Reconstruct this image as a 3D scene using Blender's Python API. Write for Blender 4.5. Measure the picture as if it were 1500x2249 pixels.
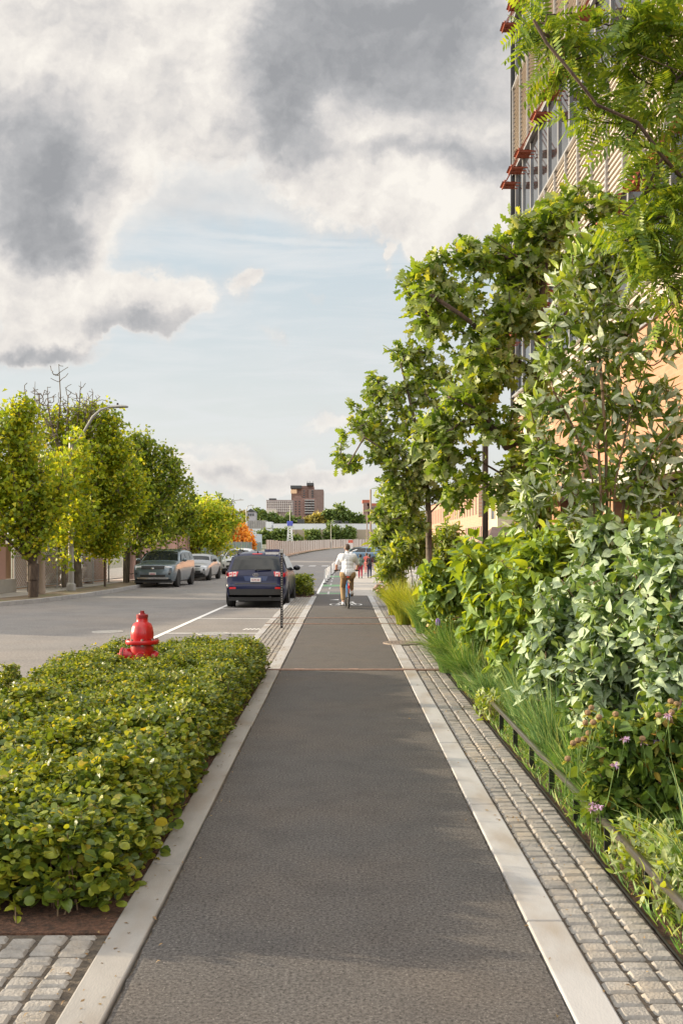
import bpy, bmesh, math, random
import numpy as np
from mathutils import Vector, Matrix

for o in list(bpy.data.objects): bpy.data.objects.remove(o)
S = bpy.context.scene
COL = S.collection
R = math.radians
F, CX, HY, H = 2186.0, 752.0, 1196.0, 1.8      # focal length in photo pixels, vanishing point, eye height (m)

# ------------------------------------------------------------------ camera
cd = bpy.data.cameras.new('camera'); cam = bpy.data.objects.new('camera', cd); COL.objects.link(cam)
cd.sensor_fit = 'VERTICAL'; cd.sensor_height = 36.0; cd.sensor_width = 24.0
cd.lens = F/2249*36.0
cd.shift_y = (HY-1124.5)/2249; cd.shift_x = -(CX-750)/2249
cd.clip_end = 5000; cd.clip_start = 0.1
cam.location = (0, 0, H); cam.rotation_euler = (R(90), 0, 0)
S.camera = cam

# ------------------------------------------------------------------ light
SUN_EL, SUN_AZ = 12.5, -73.0         # azimuth measured from +Y towards +X: the sun stands low on the left, a little ahead
SUN_DIR = Vector((math.sin(R(SUN_AZ))*math.cos(R(SUN_EL)), math.cos(R(SUN_AZ))*math.cos(R(SUN_EL)), math.sin(R(SUN_EL))))
sl = bpy.data.lights.new('sun', 'SUN'); sun = bpy.data.objects.new('sun', sl); COL.objects.link(sun)
sl.energy = 4.8; sl.angle = R(1.0); sl.color = (1.0, 0.82, 0.58)
sun.rotation_euler = SUN_DIR.to_track_quat('Z', 'Y').to_euler(); sun.location = (-20, 10, 30)
S.view_settings.view_transform = 'Standard'; S.view_settings.look = 'None'
S.view_settings.exposure = 0.95; S.view_settings.gamma = 1.0
EXPO = 2**S.view_settings.exposure

# ------------------------------------------------------------------ sky: procedural broken cloud over a Nishita sky
W = bpy.data.worlds.new('World'); S.world = W; W.use_nodes = True
try:
    W.cycles.sampling_method = 'MANUAL'; W.cycles.sample_map_resolution = 512
except Exception: pass
nt = W.node_tree; nt.nodes.clear(); L = nt.links
def N(t, **k):
    n = nt.nodes.new(t)
    for a, b in k.items(): setattr(n, a, b)
    return n
def setin(n, i, v):
    if hasattr(v, 'is_linked') or isinstance(v, bpy.types.NodeSocket): L.new(v, n.inputs[i])
    else: n.inputs[i].default_value = v
def mth(op, a, b=0.0, c=None, clamp=False):
    n = N('ShaderNodeMath', operation=op, use_clamp=clamp); setin(n, 0, a); setin(n, 1, b)
    if c is not None: setin(n, 2, c)
    return n.outputs[0]
def vmt(op, a, b=(0, 0, 0)):
    n = N('ShaderNodeVectorMath', operation=op); setin(n, 0, a)
    if op == 'SCALE': setin(n, 3, b)
    else: setin(n, 1, b)
    return n.outputs[0] if op not in ('LENGTH', 'DOT_PRODUCT') else n.outputs[1]
def smooth(v, a, b, lo=0.0, hi=1.0):
    n = N('ShaderNodeMapRange', interpolation_type='SMOOTHSTEP'); setin(n, 0, v); setin(n, 1, a); setin(n, 2, b); setin(n, 3, lo); setin(n, 4, hi)
    return n.outputs[0]
def noise(vec, scale, detail=6, rough=.55, dist=0.0):
    n = N('ShaderNodeTexNoise'); n.noise_dimensions = '3D'; setin(n, 'Vector', vec); setin(n, 'Scale', scale); setin(n, 'Detail', detail); setin(n, 'Roughness', rough); setin(n, 'Distortion', dist)
    return n
def mixc(f, a, b):
    n = N('ShaderNodeMix', data_type='RGBA'); setin(n, 0, f); setin(n, 6, a); setin(n, 7, b)
    return n.outputs[2]
tc = N('ShaderNodeTexCoord'); D = tc.outputs['Generated']
sep = N('ShaderNodeSeparateXYZ'); L.new(D, sep.inputs[0]); dx, dy, dz = sep.outputs
sky = N('ShaderNodeTexSky'); sky.sky_type = 'NISHITA'; sky.sun_disc = False; sky.sun_elevation = R(SUN_EL); sky.sun_rotation = R(SUN_AZ); sky.air_density = 1.0; sky.dust_density = 1.5
dyc = mth('MAXIMUM', dy, 0.12)
# gnomonic chart of the sky towards +Y (thousandths of the photo's pixels), used only to say where in the sky each cloud stands
pu = mth('MULTIPLY_ADD', mth('DIVIDE', dx, dyc), F/1000, CX/1000)
pv = mth('MULTIPLY_ADD', mth('DIVIDE', dz, dyc), -F/1000, HY/1000)
cmb = N('ShaderNodeCombineXYZ'); setin(cmb, 0, pu); setin(cmb, 1, pv); P0 = cmb.outputs[0]
wn = noise(P0, 5.0, 5, .6); w1 = vmt('SCALE', vmt('SUBTRACT', wn.outputs[1], (.5, .5, .5)), 0.17)
wn2 = noise(P0, 22.0, 4, .6); w2 = vmt('SCALE', vmt('SUBTRACT', wn2.outputs[1], (.5, .5, .5)), 0.045)
PW = vmt('ADD', vmt('ADD', P0, w1), w2)
def blobs(lst):
    tot = None
    for cx, cy, rx, ry, ang, w in lst:
        m = N('ShaderNodeMapping', vector_type='TEXTURE'); setin(m, 0, PW)
        m.inputs[1].default_value = (cx/1000, cy/1000, 0); m.inputs[2].default_value = (0, 0, R(ang)); m.inputs[3].default_value = (rx/1000, ry/1000, 1)
        v = smooth(vmt('LENGTH', m.outputs[0]), 0.15, 1.35, w, 0.0)
        tot = v if tot is None else mth('ADD', tot, v)
    return tot
cover = blobs([(150, 120, 330, 260, 0, 1.1), (90, 400, 250, 260, 0, 1.1), (330, 260, 200, 260, 0, .55), (150, 695, 190, 70, -8, .95), (355, 665, 105, 80, -15, 1.1), (60, 760, 170, 50, 0, .7),
    (520, 90, 330, 200, 0, 1.0), (900, 170, 420, 290, 0, 1.3), (1000, 430, 330, 130, 0, .95), (700, 330, 260, 110, 0, .6), (850, 500, 170, 45, 10, .45), (60, 600, 200, 90, 0, .6),
    (520, 632, 52, 50, 0, .52), (552, 612, 40, 34, 0, .42), (915, 552, 44, 40, 0, .5), (950, 540, 34, 36, 0, .45), (855, 570, 22, 30, 0, .85), (600, 748, 50, 22, 0, .5), (712, 650, 34, 14, 0, .4), (600, 1050, 360, 50, 3, .75), (480, 985, 160, 28, 0, .42), (740, 940, 90, 28, 0, .5), (1015, 515, 30, 40, 0, .8), (240, 720, 90, 34, 0, .5)])
dark = blobs([(30, 300, 190, 150, 20, .78), (190, 410, 140, 130, 0, .62), (100, 540, 150, 80, 20, 1.1), (300, 190, 150, 120, 0, .36), (180, 40, 220, 70, 0, .42), (610, 190, 120, 200, -10, .72), (640, 40, 130, 60, 0, .2),
    (810, 80, 260, 180, 0, .98), (980, 30, 220, 110, 0, .62), (620, 290, 140, 90, 0, .42), (1020, 230, 230, 150, 0, .5), (1060, 365, 180, 50, 8, .66), (850, 330, 150, 34, 0, .4), (240, 712, 110, 42, -6, .62), (360, 705, 75, 42, 0, .5), (110, 772, 150, 26, 4, .7), (590, 1048, 300, 24, 0, .18), (60, 420, 120, 80, 0, .4), (450, 330, 170, 100, 0, .25), (480, 985, 150, 18, 0, .15)])
f1 = noise(P0, 7.0, 8, .6, .4).outputs[0]; f2 = noise(vmt('ADD', P0, (.013, .03, .3)), 4.5, 8, .6, .3).outputs[0]; f3 = noise(vmt('ADD', P0, (.4, .1, .7)), 9.0, 8, .62, .5).outputs[0]
veil = smooth(mth('ADD', mth('ADD', cover, smooth(pv, .30, .60, .85, 0.0)), mth('MULTIPLY_ADD', f1, .9, -.45)), -.05, 0.80)
f4 = noise(vmt('ADD', PW, (.7, .2, .1)), 16.0, 7, .62, .2).outputs[0]
cm = smooth(mth('ADD', cover, mth('ADD', mth('MULTIPLY_ADD', f1, 1.1, -.55), mth('MULTIPLY_ADD', f4, .40, -.20))), 0.30, 0.66)
dm = smooth(mth('ADD', mth('MULTIPLY', dark, .85), mth('ADD', mth('MULTIPLY_ADD', f2, 1.15, -.54), mth('MULTIPLY_ADD', f3, .45, -.21))), -.22, 1.22)
stretch = N('ShaderNodeMapping'); setin(stretch, 0, P0); stretch.inputs[2].default_value = (0, 0, R(-4)); stretch.inputs[3].default_value = (1.0, 7.0, 1)
cir = smooth(noise(stretch.outputs[0], 3.2, 7, .62, .6).outputs[0], 0.36, 0.72)
stk = None
for cx_, cy_, rx_, ry_, an_, w_ in ((.58, .468, .44, .020, 7.5, .6), (.64, .53, .26, .009, 4, .45), (.5, .56, .3, .03, 6, .25)):
    streak = N('ShaderNodeMapping', vector_type='TEXTURE'); setin(streak, 0, vmt('ADD', P0, vmt('SCALE', w2, .35))); streak.inputs[1].default_value = (cx_, cy_, 0); streak.inputs[2].default_value = (0, 0, R(an_)); streak.inputs[3].default_value = (rx_, ry_, 1)
    v_ = smooth(vmt('LENGTH', streak.outputs[0]), 0.2, 1.2, w_, 0); stk = v_ if stk is None else mth('MAXIMUM', stk, v_)
q = lambda r, g, b, k=1.0: (r*k*10/EXPO, g*k*10/EXPO, b*k*10/EXPO, 1)
blue = mixc(smooth(pv, 0.35, 1.1), q(.595, .70, .765), q(.79, .80, .775))
blue = mixc(0.10, blue, sky.outputs[0])
blue = mixc(mth('MULTIPLY', cir, .6), blue, q(.80, .82, .83))
blue = mixc(stk, blue, q(.86, .86, .85))
# relief: the cloud is lighter where it thins towards the light (up and left), darker on the far side
PUFF = .30
SH = (-.016, -.022, 0.0); SH2 = (-.006, -.008, 0.0)
def fb(off, sc, dt, z): return noise(vmt('ADD', vmt('ADD', PW, off), (.2, .1, z)), sc, dt, .6, .2).outputs[0]
rel = mth('SUBTRACT', fb((0, 0, 0), 6.0, 5, .9), fb(SH, 6.0, 5, .9)); rel2 = mth('SUBTRACT', fb((0, 0, 0), 17.0, 5, .4), fb(SH2, 17.0, 5, .4))
def puff(off, sc):
    n = N('ShaderNodeTexVoronoi', feature='F1'); setin(n, 'Vector', vmt('ADD', PW, off)); setin(n, 'Scale', sc); setin(n, 'Detail', 2.0); setin(n, 'Roughness', .45); setin(n, 'Lacunarity', 2.3)
    return n.outputs['Distance']
pr = mth('SUBTRACT', puff(SH, 6.0), puff((0, 0, 0), 6.0))
rel = mth('ADD', mth('ADD', mth('MULTIPLY', rel, .6), mth('MULTIPLY', rel2, .12)), mth('MULTIPLY', pr, PUFF))
edge = mth('MULTIPLY', mth('SUBTRACT', cm, 1.0), -.18)
dm2 = mth('ADD', dm, mth('SUBTRACT', mth('MULTIPLY', rel, -1.0), edge), clamp=True)
rp = N('ShaderNodeValToRGB'); L.new(dm2, rp.inputs[0]); e_ = rp.color_ramp.elements
e_[0].position, e_[0].color = 0.0, q(.97, .925, .855); e_[1].position, e_[1].color = 1.0, q(.35, .358, .375)
for p_, c_ in ((.18, q(.84, .80, .755)), (.42, q(.66, .64, .63)), (.70, q(.485, .487, .498))):
    x_ = e_.new(p_); x_.color = c_
cloud = rp.outputs[0]
blue = mixc(mth('MULTIPLY', veil, .88), blue, mixc(smooth(f2, .35, .65), q(.86, .835, .80), q(.70, .695, .69)))
front = mixc(mth('MAXIMUM', cm, smooth(dark, .15, .75)), blue, cloud)
# rest of the dome, overhead and behind: unseen cloud brightened as added fill
g1 = noise(D, 2.2, 6, .6, .3).outputs[0]
back = mixc(smooth(g1, .40, .56), q(.46, .58, .76, 1.3), mixc(smooth(g1, .52, .72), q(1.0, .95, .87, 2.9), q(.75, .73, .70, 2.0)))
back = mixc(smooth(dz, -.02, .3), mixc(1.0, back, q(0, 0, 0)) if False else q(.42, .40, .36), back)
allsky = mixc(smooth(dy, 0.36, 0.62), back, front)
allsky = mixc(smooth(dz, -0.02, 0.0), q(.25, .24, .22), allsky)
bg = N('ShaderNodeBackground'); L.new(allsky, bg.inputs[0]); bg.inputs[1].default_value = 0.10
ow = N('ShaderNodeOutputWorld'); L.new(bg.outputs[0], ow.inputs[0])

# ------------------------------------------------------------------ helpers
def at(px, py, Y): return Vector(((px-CX)/F*Y, Y, H-(py-HY)/F*Y))
def gnd(px, py, z=0.0):
    Y = F*(H-z)/(py-HY); return Vector(((px-CX)/F*Y, Y, z))
def rgb(h):
    h = h.lstrip('#'); v = [int(h[i:i+2], 16)/255 for i in (0, 2, 4)]
    return tuple(((c/12.92) if c <= .04045 else ((c+.055)/1.055)**2.4) for c in v)
def c4(c): return (c[0], c[1], c[2], 1.0)

def tagp(o, label=None, cat=None, group=None, kind=None):
    if label: o['label'] = label
    if cat: o['category'] = cat
    if group: o['group'] = group
    if kind: o['kind'] = kind
    return o
def thing(name, label, cat, loc=(0, 0, 0), rz=0.0, group=None):
    o = bpy.data.objects.new(name, None); COL.objects.link(o); o.empty_display_size = .2
    o.location = loc; o.rotation_euler = (0, 0, rz)
    return tagp(o, label, cat, group)
def link(name, me, mats, parent=None, loc=None):
    o = bpy.data.objects.new(name, me); COL.objects.link(o)
    for m in (mats if isinstance(mats, (list, tuple)) else [mats]): me.materials.append(m)
    if parent is not None: o.parent = parent
    if loc is not None: o.location = loc
    return o
def np_mesh(name, V, polys_by_n, smooth=False):
    """V (n,3); polys_by_n: list of integer arrays (k, n) of faces."""
    me = bpy.data.meshes.new(name)
    V = np.ascontiguousarray(V, dtype=np.float32)
    me.vertices.add(len(V)); me.vertices.foreach_set('co', V.ravel())
    idx = np.concatenate([p.ravel() for p in polys_by_n]).astype(np.int32)
    tot = np.concatenate([np.full(len(p), p.shape[1], dtype=np.int32) for p in polys_by_n])
    st = np.concatenate([[0], np.cumsum(tot)[:-1]]).astype(np.int32)
    me.loops.add(len(idx)); me.loops.foreach_set('vertex_index', idx)
    me.polygons.add(len(tot)); me.polygons.foreach_set('loop_start', st); me.polygons.foreach_set('loop_total', tot)
    if smooth: me.polygons.foreach_set('use_smooth', np.ones(len(tot), dtype=bool))
    me.update(calc_edges=True); me.validate()
    return me

class MB:
    def __init__(s): s.v = []; s.f = []; s.m = []; s.mi = 0
    def add(s, vs, fs):
        b = len(s.v); s.v += [tuple(v) for v in vs]; s.f += [tuple(i+b for i in f) for f in fs]; s.m += [s.mi]*len(fs); return s
    def box(s, x0, x1, y0, y1, z0, z1):
        return s.add([(x0, y0, z0), (x1, y0, z0), (x1, y1, z0), (x0, y1, z0), (x0, y0, z1), (x1, y0, z1), (x1, y1, z1), (x0, y1, z1)],
            [(0, 3, 2, 1), (4, 5, 6, 7), (0, 1, 5, 4), (1, 2, 6, 5), (2, 3, 7, 6), (3, 0, 4, 7)])
    def quad(s, a, b, c, d): return s.add([a, b, c, d], [(0, 1, 2, 3)])
    def bar(s, a, b, w, t, up=(0, 0, 1)):
        a, b = Vector(a), Vector(b); d = (b-a).normalized(); x = d.cross(Vector(up))
        if x.length < 1e-4: x = d.cross(Vector((1, 0, 0)))
        x.normalize(); y = x.cross(d); x *= w/2; y *= t/2
        return s.add([a-x-y, a+x-y, a+x+y, a-x+y, b-x-y, b+x-y, b+x+y, b-x+y], [(0, 1, 2, 3), (7, 6, 5, 4), (0, 4, 5, 1), (1, 5, 6, 2), (2, 6, 7, 3), (3, 7, 4, 0)])
    def tube(s, pts, r, n=8, cap=True):
        pts = [Vector(p) for p in pts]; rs = r if isinstance(r, (list, tuple)) else [r]*len(pts)
        b = len(s.v); prev = None; fs = []
        for i, p in enumerate(pts):
            d = (pts[min(i+1, len(pts)-1)]-pts[max(i-1, 0)]).normalized()
            if prev is None:
                x = d.cross(Vector((0, 0, 1)));
                if x.length < 1e-3: x = Vector((1, 0, 0))
                x.normalize()
            else:
                x = (prev-d*prev.dot(d)).normalized()
            prev = x; y = d.cross(x)
            for k in range(n):
                a = 2*math.pi*k/n; s.v.append(tuple(p+(x*math.cos(a)+y*math.sin(a))*rs[i]))
        for i in range(len(pts)-1):
            for k in range(n):
                fs.append((b+i*n+k, b+i*n+(k+1) % n, b+(i+1)*n+(k+1) % n, b+(i+1)*n+k))
        if cap: fs.append(tuple(b+k for k in range(n))[::-1]); fs.append(tuple(b+(len(pts)-1)*n+k for k in range(n)))
        s.f += fs; s.m += [s.mi]*len(fs); return s
    def lathe(s, prof, n=24, o=(0, 0, 0), ax='z', rib=None):
        o = Vector(o); b = len(s.v); fs = []
        for (r, z) in prof:
            for k in range(n):
                a = 2*math.pi*k/n; rr = r*(1 if rib is None else rib(a, z))
                p = (rr*math.cos(a), rr*math.sin(a), z)
                if ax == 'x': p = (p[2], p[0], p[1])
                if ax == 'y': p = (p[1], p[2], p[0])
                s.v.append(tuple(o+Vector(p)))
        for i in range(len(prof)-1):
            for k in range(n): fs.append((b+i*n+k, b+i*n+(k+1) % n, b+(i+1)*n+(k+1) % n, b+(i+1)*n+k))
        if prof[0][0] > 1e-5: fs.append(tuple(b+k for k in range(n))[::-1])
        if prof[-1][0] > 1e-5: fs.append(tuple(b+(len(prof)-1)*n+k for k in range(n)))
        s.f += fs; s.m += [s.mi]*len(fs); return s
    def prism(s, poly, z0, z1):
        n = len(poly); vs = [(x, y, z0) for x, y in poly]+[(x, y, z1) for x, y in poly]
        return s.add(vs, [tuple(range(n))[::-1], tuple(range(n, 2*n))]+[(i, (i+1) % n, n+(i+1) % n, n+i) for i in range(n)])
    def ball(s, c, rx, ry=None, rz=None, n=12, m=8):
        ry = ry or rx; rz = rz or rx
        prof = [(max(1e-6, math.sin(math.pi*i/m)), -math.cos(math.pi*i/m)) for i in range(m+1)]
        b = len(s.v); s.lathe(prof, n)
        for i in range(b, len(s.v)):
            x, y, z = s.v[i]; s.v[i] = (c[0]+x*rx, c[1]+y*ry, c[2]+z*rz)
        return s
    def build(s, name, mats, parent=None, smooth=False, bevel=0, loc=None, auto=None):
        me = bpy.data.meshes.new(name); me.from_pydata(s.v, [], s.f); me.update()
        o = link(name, me, mats, parent, loc)
        if isinstance(mats, (list, tuple)): me.polygons.foreach_set('material_index', s.m)
        bm = bmesh.new(); bm.from_mesh(me); bmesh.ops.remove_doubles(bm, verts=bm.verts, dist=1e-5); bmesh.ops.recalc_face_normals(bm, faces=bm.faces)
        if smooth:
            for f in bm.faces: f.smooth = True
            if auto:
                for e in bm.edges:
                    if len(e.link_faces) == 2 and e.calc_face_angle(0) > R(auto): e.smooth = False
        bm.to_mesh(me); bm.free()
        if bevel:
            md = o.modifiers.new('bevel', 'BEVEL'); md.width = bevel; md.segments = 2; md.limit_method = 'ANGLE'; md.angle_limit = R(40)
        return o

# ------------------------------------------------------------------ materials
def mk(name):
    m = bpy.data.materials.new(name); m.use_nodes = True; t = m.node_tree
    b = t.nodes['Principled BSDF']; return m, t, b
def mat(name, c1, c2=None, scale=4.0, rough=.7, metal=0.0, bump=0.0, bscale=None, spec=.5, detail=5, coat=0, lo=.35, hi=.65, coord='Object', stretch=None, c3=None, s3=None, emit=None):
    m, t, b = mk(name); l = t.links
    b.inputs['Roughness'].default_value = rough; b.inputs['Metallic'].default_value = metal
    b.inputs['Specular IOR Level'].default_value = spec; b.inputs['Coat Weight'].default_value = coat; b.inputs['Coat Roughness'].default_value = .04
    b.inputs['Base Color'].default_value = c4(c1)
    tcn = t.nodes.new('ShaderNodeTexCoord'); vec = tcn.outputs[coord]
    if stretch:
        mp = t.nodes.new('ShaderNodeMapping'); mp.inputs[3].default_value = stretch; l.new(vec, mp.inputs[0]); vec = mp.outputs[0]
    if c2 is not None:
        n = t.nodes.new('ShaderNodeTexNoise'); n.inputs['Scale'].default_value = scale; n.inputs['Detail'].default_value = detail; n.inputs['Roughness'].default_value = .6; l.new(vec, n.inputs['Vector'])
        r = t.nodes.new('ShaderNodeMapRange'); r.inputs[1].default_value = lo; r.inputs[2].default_value = hi; l.new(n.outputs[0], r.inputs[0])
        x = t.nodes.new('ShaderNodeMix'); x.data_type = 'RGBA'; l.new(r.outputs[0], x.inputs[0]); x.inputs[6].default_value = c4(c1); x.inputs[7].default_value = c4(c2)
        out = x.outputs[2]
        if c3 is not None:
            n3 = t.nodes.new('ShaderNodeTexNoise'); n3.inputs['Scale'].default_value = s3; n3.inputs['Detail'].default_value = 4; l.new(vec, n3.inputs['Vector'])
            r3 = t.nodes.new('ShaderNodeMapRange'); r3.inputs[1].default_value = .5; r3.inputs[2].default_value = .7; l.new(n3.outputs[0], r3.inputs[0])
            x3 = t.nodes.new('ShaderNodeMix'); x3.data_type = 'RGBA'; l.new(r3.outputs[0], x3.inputs[0]); l.new(out, x3.inputs[6]); x3.inputs[7].default_value = c4(c3); out = x3.outputs[2]
        l.new(out, b.inputs['Base Color'])
    if bump:
        nb = t.nodes.new('ShaderNodeTexNoise'); nb.inputs['Scale'].default_value = bscale or scale*3; nb.inputs['Detail'].default_value = 6; l.new(vec, nb.inputs['Vector'])
        bp = t.nodes.new('ShaderNodeBump'); bp.inputs['Strength'].default_value = bump; bp.inputs['Distance'].default_value = .02; l.new(nb.outputs[0], bp.inputs['Height']); l.new(bp.outputs[0], b.inputs['Normal'])
    if emit: b.inputs['Emission Color'].default_value = c4(emit[0]); b.inputs['Emission Strength'].default_value = emit[1]
    return m
def leafmat(name, cols, under=None, trans=.35, rough=.45, spec=.35, tcol=None, vein=False):
    """cols: list of (pos, colour) picked per leaf; under: colour of the underside."""
    m, t, b = mk(name); l = t.links
    g = t.nodes.new('ShaderNodeNewGeometry')
    rp = t.nodes.new('ShaderNodeValToRGB'); el = rp.color_ramp.elements
    el[0].position, el[0].color = cols[0][0], c4(cols[0][1]); el[1].position, el[1].color = cols[-1][0], c4(cols[-1][1])
    for p, c in cols[1:-1]:
        e = el.new(p); e.color = c4(c)
    l.new(g.outputs['Random Per Island'], rp.inputs[0]); out = rp.outputs[0]
    if under is not None:
        x = t.nodes.new('ShaderNodeMix'); x.data_type = 'RGBA'; l.new(g.outputs['Backfacing'], x.inputs[0]); l.new(out, x.inputs[6]); x.inputs[7].default_value = c4(under); front = x.outputs[2]
    else: front = out
    tcn = t.nodes.new('ShaderNodeTexCoord'); nz = t.nodes.new('ShaderNodeTexNoise'); nz.inputs['Scale'].default_value = 38; nz.inputs['Detail'].default_value = 3; l.new(tcn.outputs['Object'], nz.inputs['Vector'])
    mr = t.nodes.new('ShaderNodeMapRange'); mr.inputs[1].default_value = .3; mr.inputs[2].default_value = .7; mr.inputs[3].default_value = .72; mr.inputs[4].default_value = 1.22; l.new(nz.outputs[0], mr.inputs[0])
    ml = t.nodes.new('ShaderNodeVectorMath'); ml.operation = 'SCALE'; l.new(front, ml.inputs[0]); l.new(mr.outputs[0], ml.inputs[3]); front = ml.outputs[0]
    bp = t.nodes.new('ShaderNodeBump'); bp.inputs['Strength'].default_value = .5; bp.inputs['Distance'].default_value = .01; l.new(nz.outputs[0], bp.inputs['Height']); l.new(bp.outputs[0], b.inputs['Normal'])
    l.new(front, b.inputs['Base Color']); b.inputs['Roughness'].default_value = rough; b.inputs['Specular IOR Level'].default_value = spec
    tr = t.nodes.new('ShaderNodeBsdfTranslucent')
    hs = t.nodes.new('ShaderNodeMix'); hs.data_type = 'RGBA'; hs.blend_type = 'MULTIPLY'; hs.inputs[0].default_value = 1.0; l.new(out, hs.inputs[6]); hs.inputs[7].default_value = c4(tcol or (1.5, 1.35, .5)); l.new(hs.outputs[2], tr.inputs[0])
    mx = t.nodes.new('ShaderNodeMixShader'); mx.inputs[0].default_value = trans; l.new(b.outputs[0], mx.inputs[1]); l.new(tr.outputs[0], mx.inputs[2])
    l.new(mx.outputs[0], t.nodes['Material Output'].inputs[0])
    return m
def brickmat(name, c1, c2, mortar, bw=.2, bh=.067, vert='z', along='y', ms=.012):
    m, t, b = mk(name); l = t.links
    tcn = t.nodes.new('ShaderNodeTexCoord'); sp = t.nodes.new('ShaderNodeSeparateXYZ'); l.new(tcn.outputs['Object'], sp.inputs[0])
    cb = t.nodes.new('ShaderNodeCombineXYZ'); l.new(sp.outputs[{'x': 0, 'y': 1}[along]], cb.inputs[0]); l.new(sp.outputs[2], cb.inputs[1])
    br = t.nodes.new('ShaderNodeTexBrick'); br.inputs['Scale'].default_value = 1.0; br.inputs['Brick Width'].default_value = bw; br.inputs['Row Height'].default_value = bh; br.inputs['Mortar Size'].default_value = ms
    br.inputs['Color1'].default_value = c4(c1); br.inputs['Color2'].default_value = c4(c2); br.inputs['Mortar'].default_value = c4(mortar); l.new(cb.outputs[0], br.inputs['Vector'])
    l.new(br.outputs[0], b.inputs['Base Color']); b.inputs['Roughness'].default_value = .85
    return m
# ------------------------------------------------------------------ foliage tools
def unit(a): return a/np.maximum(np.linalg.norm(a, axis=-1, keepdims=True), 1e-9)
def leaf_tmpl(w, kind='oval', droop=.22, fold=.22):
    if kind == 'cheap':
        V = np.array([[0, 0, 0], [.5, -w, fold*w], [1, 0, -droop], [.5, w, fold*w], [.5, 0, -.02]])
        return V, [np.array([[0, 1, 4], [4, 1, 2], [0, 4, 3], [4, 2, 3]])]
    if kind == 'oval': st = [(0, 0), (.25, .85), (.55, 1.0), (.82, .55), (1, 0)]
    if kind == 'pointed': st = [(0, 0), (.18, .8), (.42, 1.0), (.72, .55), (1, 0)]
    if kind == 'round': st = [(0, 0), (.2, .8), (.55, 1.05), (.88, .75), (1, 0)]
    if kind == 'smooth': st = [(0, .02), (.1, .5), (.25, .9), (.42, 1.0), (.6, .82), (.78, .48), (.9, .2), (1, 0)]
    if kind == 'lance': st = [(0, 0), (.2, .6), (.5, 1.0), (.8, .6), (1, 0)]
    if kind == 'oak': st = [(0, .04), (.14, .42), (.24, .22), (.38, .85), (.48, .34), (.62, 1.0), (.72, .42), (.84, .62), (.92, .2), (1, 0)]
    V = []
    for t, s in st:
        z = -droop*t*t
        V += [(t, 0, z), (t, -w*s, z+fold*w*s), (t, w*s, z+fold*w*s)]
    V = np.array(V); n = len(st); f4 = []
    for i in range(n-1):
        a, b = 3*i, 3*i+3
        f4 += [(a, a+1, b+1, b), (a+2, a, b, b+2)]
    return V, [np.array(f4)]
def pinnate(pairs=9, lw=.045, ll=.26):
    V = []; q = []
    def strip(p0, d, n0, L_, w):
        b = len(V); s = np.cross(d, n0)
        for t, k in ((0, .3), (.5, 1), (1, .15)):
            V.append(p0+d*L_*t-s*w*k+n0*(-.05*t)); V.append(p0+d*L_*t+s*w*k+n0*(-.05*t))
        q.extend([(b, b+1, b+3, b+2), (b+2, b+3, b+5, b+4)])
    strip(np.array([0., 0, 0]), np.array([1., 0, 0]), np.array([0, 0, 1.]), 1.0, .008)
    for i in range(pairs):
        t = .16+.82*i/(pairs-1); z = -.25*t*t
        for sg in (-1, 1):
            d = np.array([.45, sg, -.12]); d /= np.linalg.norm(d)
            strip(np.array([t, 0, z]), d, np.array([0, 0, 1.]), ll*(1-.55*abs(t-.45)), lw)
    return np.array(V), [np.array(q)]
def leaves_mesh(name, P, D, U, Sz, tmpl, m, parent=None, smooth=False):
    TV, TF = tmpl; rl_ = np.random.default_rng(len(P)); cz = rl_.normal(1.0, .9, len(P)).clip(-1, 3)[:, None, None]; cw = rl_.uniform(.78, 1.22, len(P))[:, None, None]
    D = unit(D); Sd = unit(np.cross(D, U)); U2 = np.cross(Sd, D); n, k = len(P), len(TV)
    V = P[:, None, :] + Sz[:, None, None]*(TV[None, :, 0:1]*D[:, None, :] + TV[None, :, 1:2]*cw*Sd[:, None, :] + TV[None, :, 2:3]*cz*U2[:, None, :])
    off = (np.arange(n)*k)[:, None, None]
    F_ = [(f[None]+off).reshape(-1, f.shape[1]) for f in TF]
    return link(name, np_mesh(name, V.reshape(-1, 3), F_, smooth or k > 12), m, parent)
def tubes_mesh(name, A, B, ra, rb, m, parent=None, n=5):
    A, B = np.asarray(A, float), np.asarray(B, float); ra, rb = np.asarray(ra), np.asarray(rb)
    d = unit(B-A); ref = np.where(np.abs(d[:, 2:3]) > .9, np.array([[1., 0, 0]]), np.array([[0, 0, 1.]]))
    x = unit(np.cross(d, ref)); y = np.cross(d, x); B = B+d*(rb[:, None]*.3)
    a = np.arange(n)*2*np.pi/n; c = np.cos(a)[None, :, None]; s = np.sin(a)[None, :, None]
    ring = x[:, None]*c+y[:, None]*s
    V = np.concatenate([A[:, None]+ring*ra[:, None, None], B[:, None]+ring*rb[:, None, None]], axis=1)
    i = np.arange(n); q = np.stack([i, (i+1) % n, n+(i+1) % n, n+i], 1)
    Fq = (q[None]+(np.arange(len(A))*2*n)[:, None, None]).reshape(-1, 4)
    return link(name, np_mesh(name, V.reshape(-1, 3), [Fq], True), m, parent)
def resample(poly, step):
    poly = [np.array(p, float) for p in poly]; out = [poly[0]]
    for a, b in zip(poly[:-1], poly[1:]):
        k = max(1, int(np.linalg.norm(b-a)/step))
        out += [a+(b-a)*(j/k) for j in range(1, k+1)]
    return out
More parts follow.
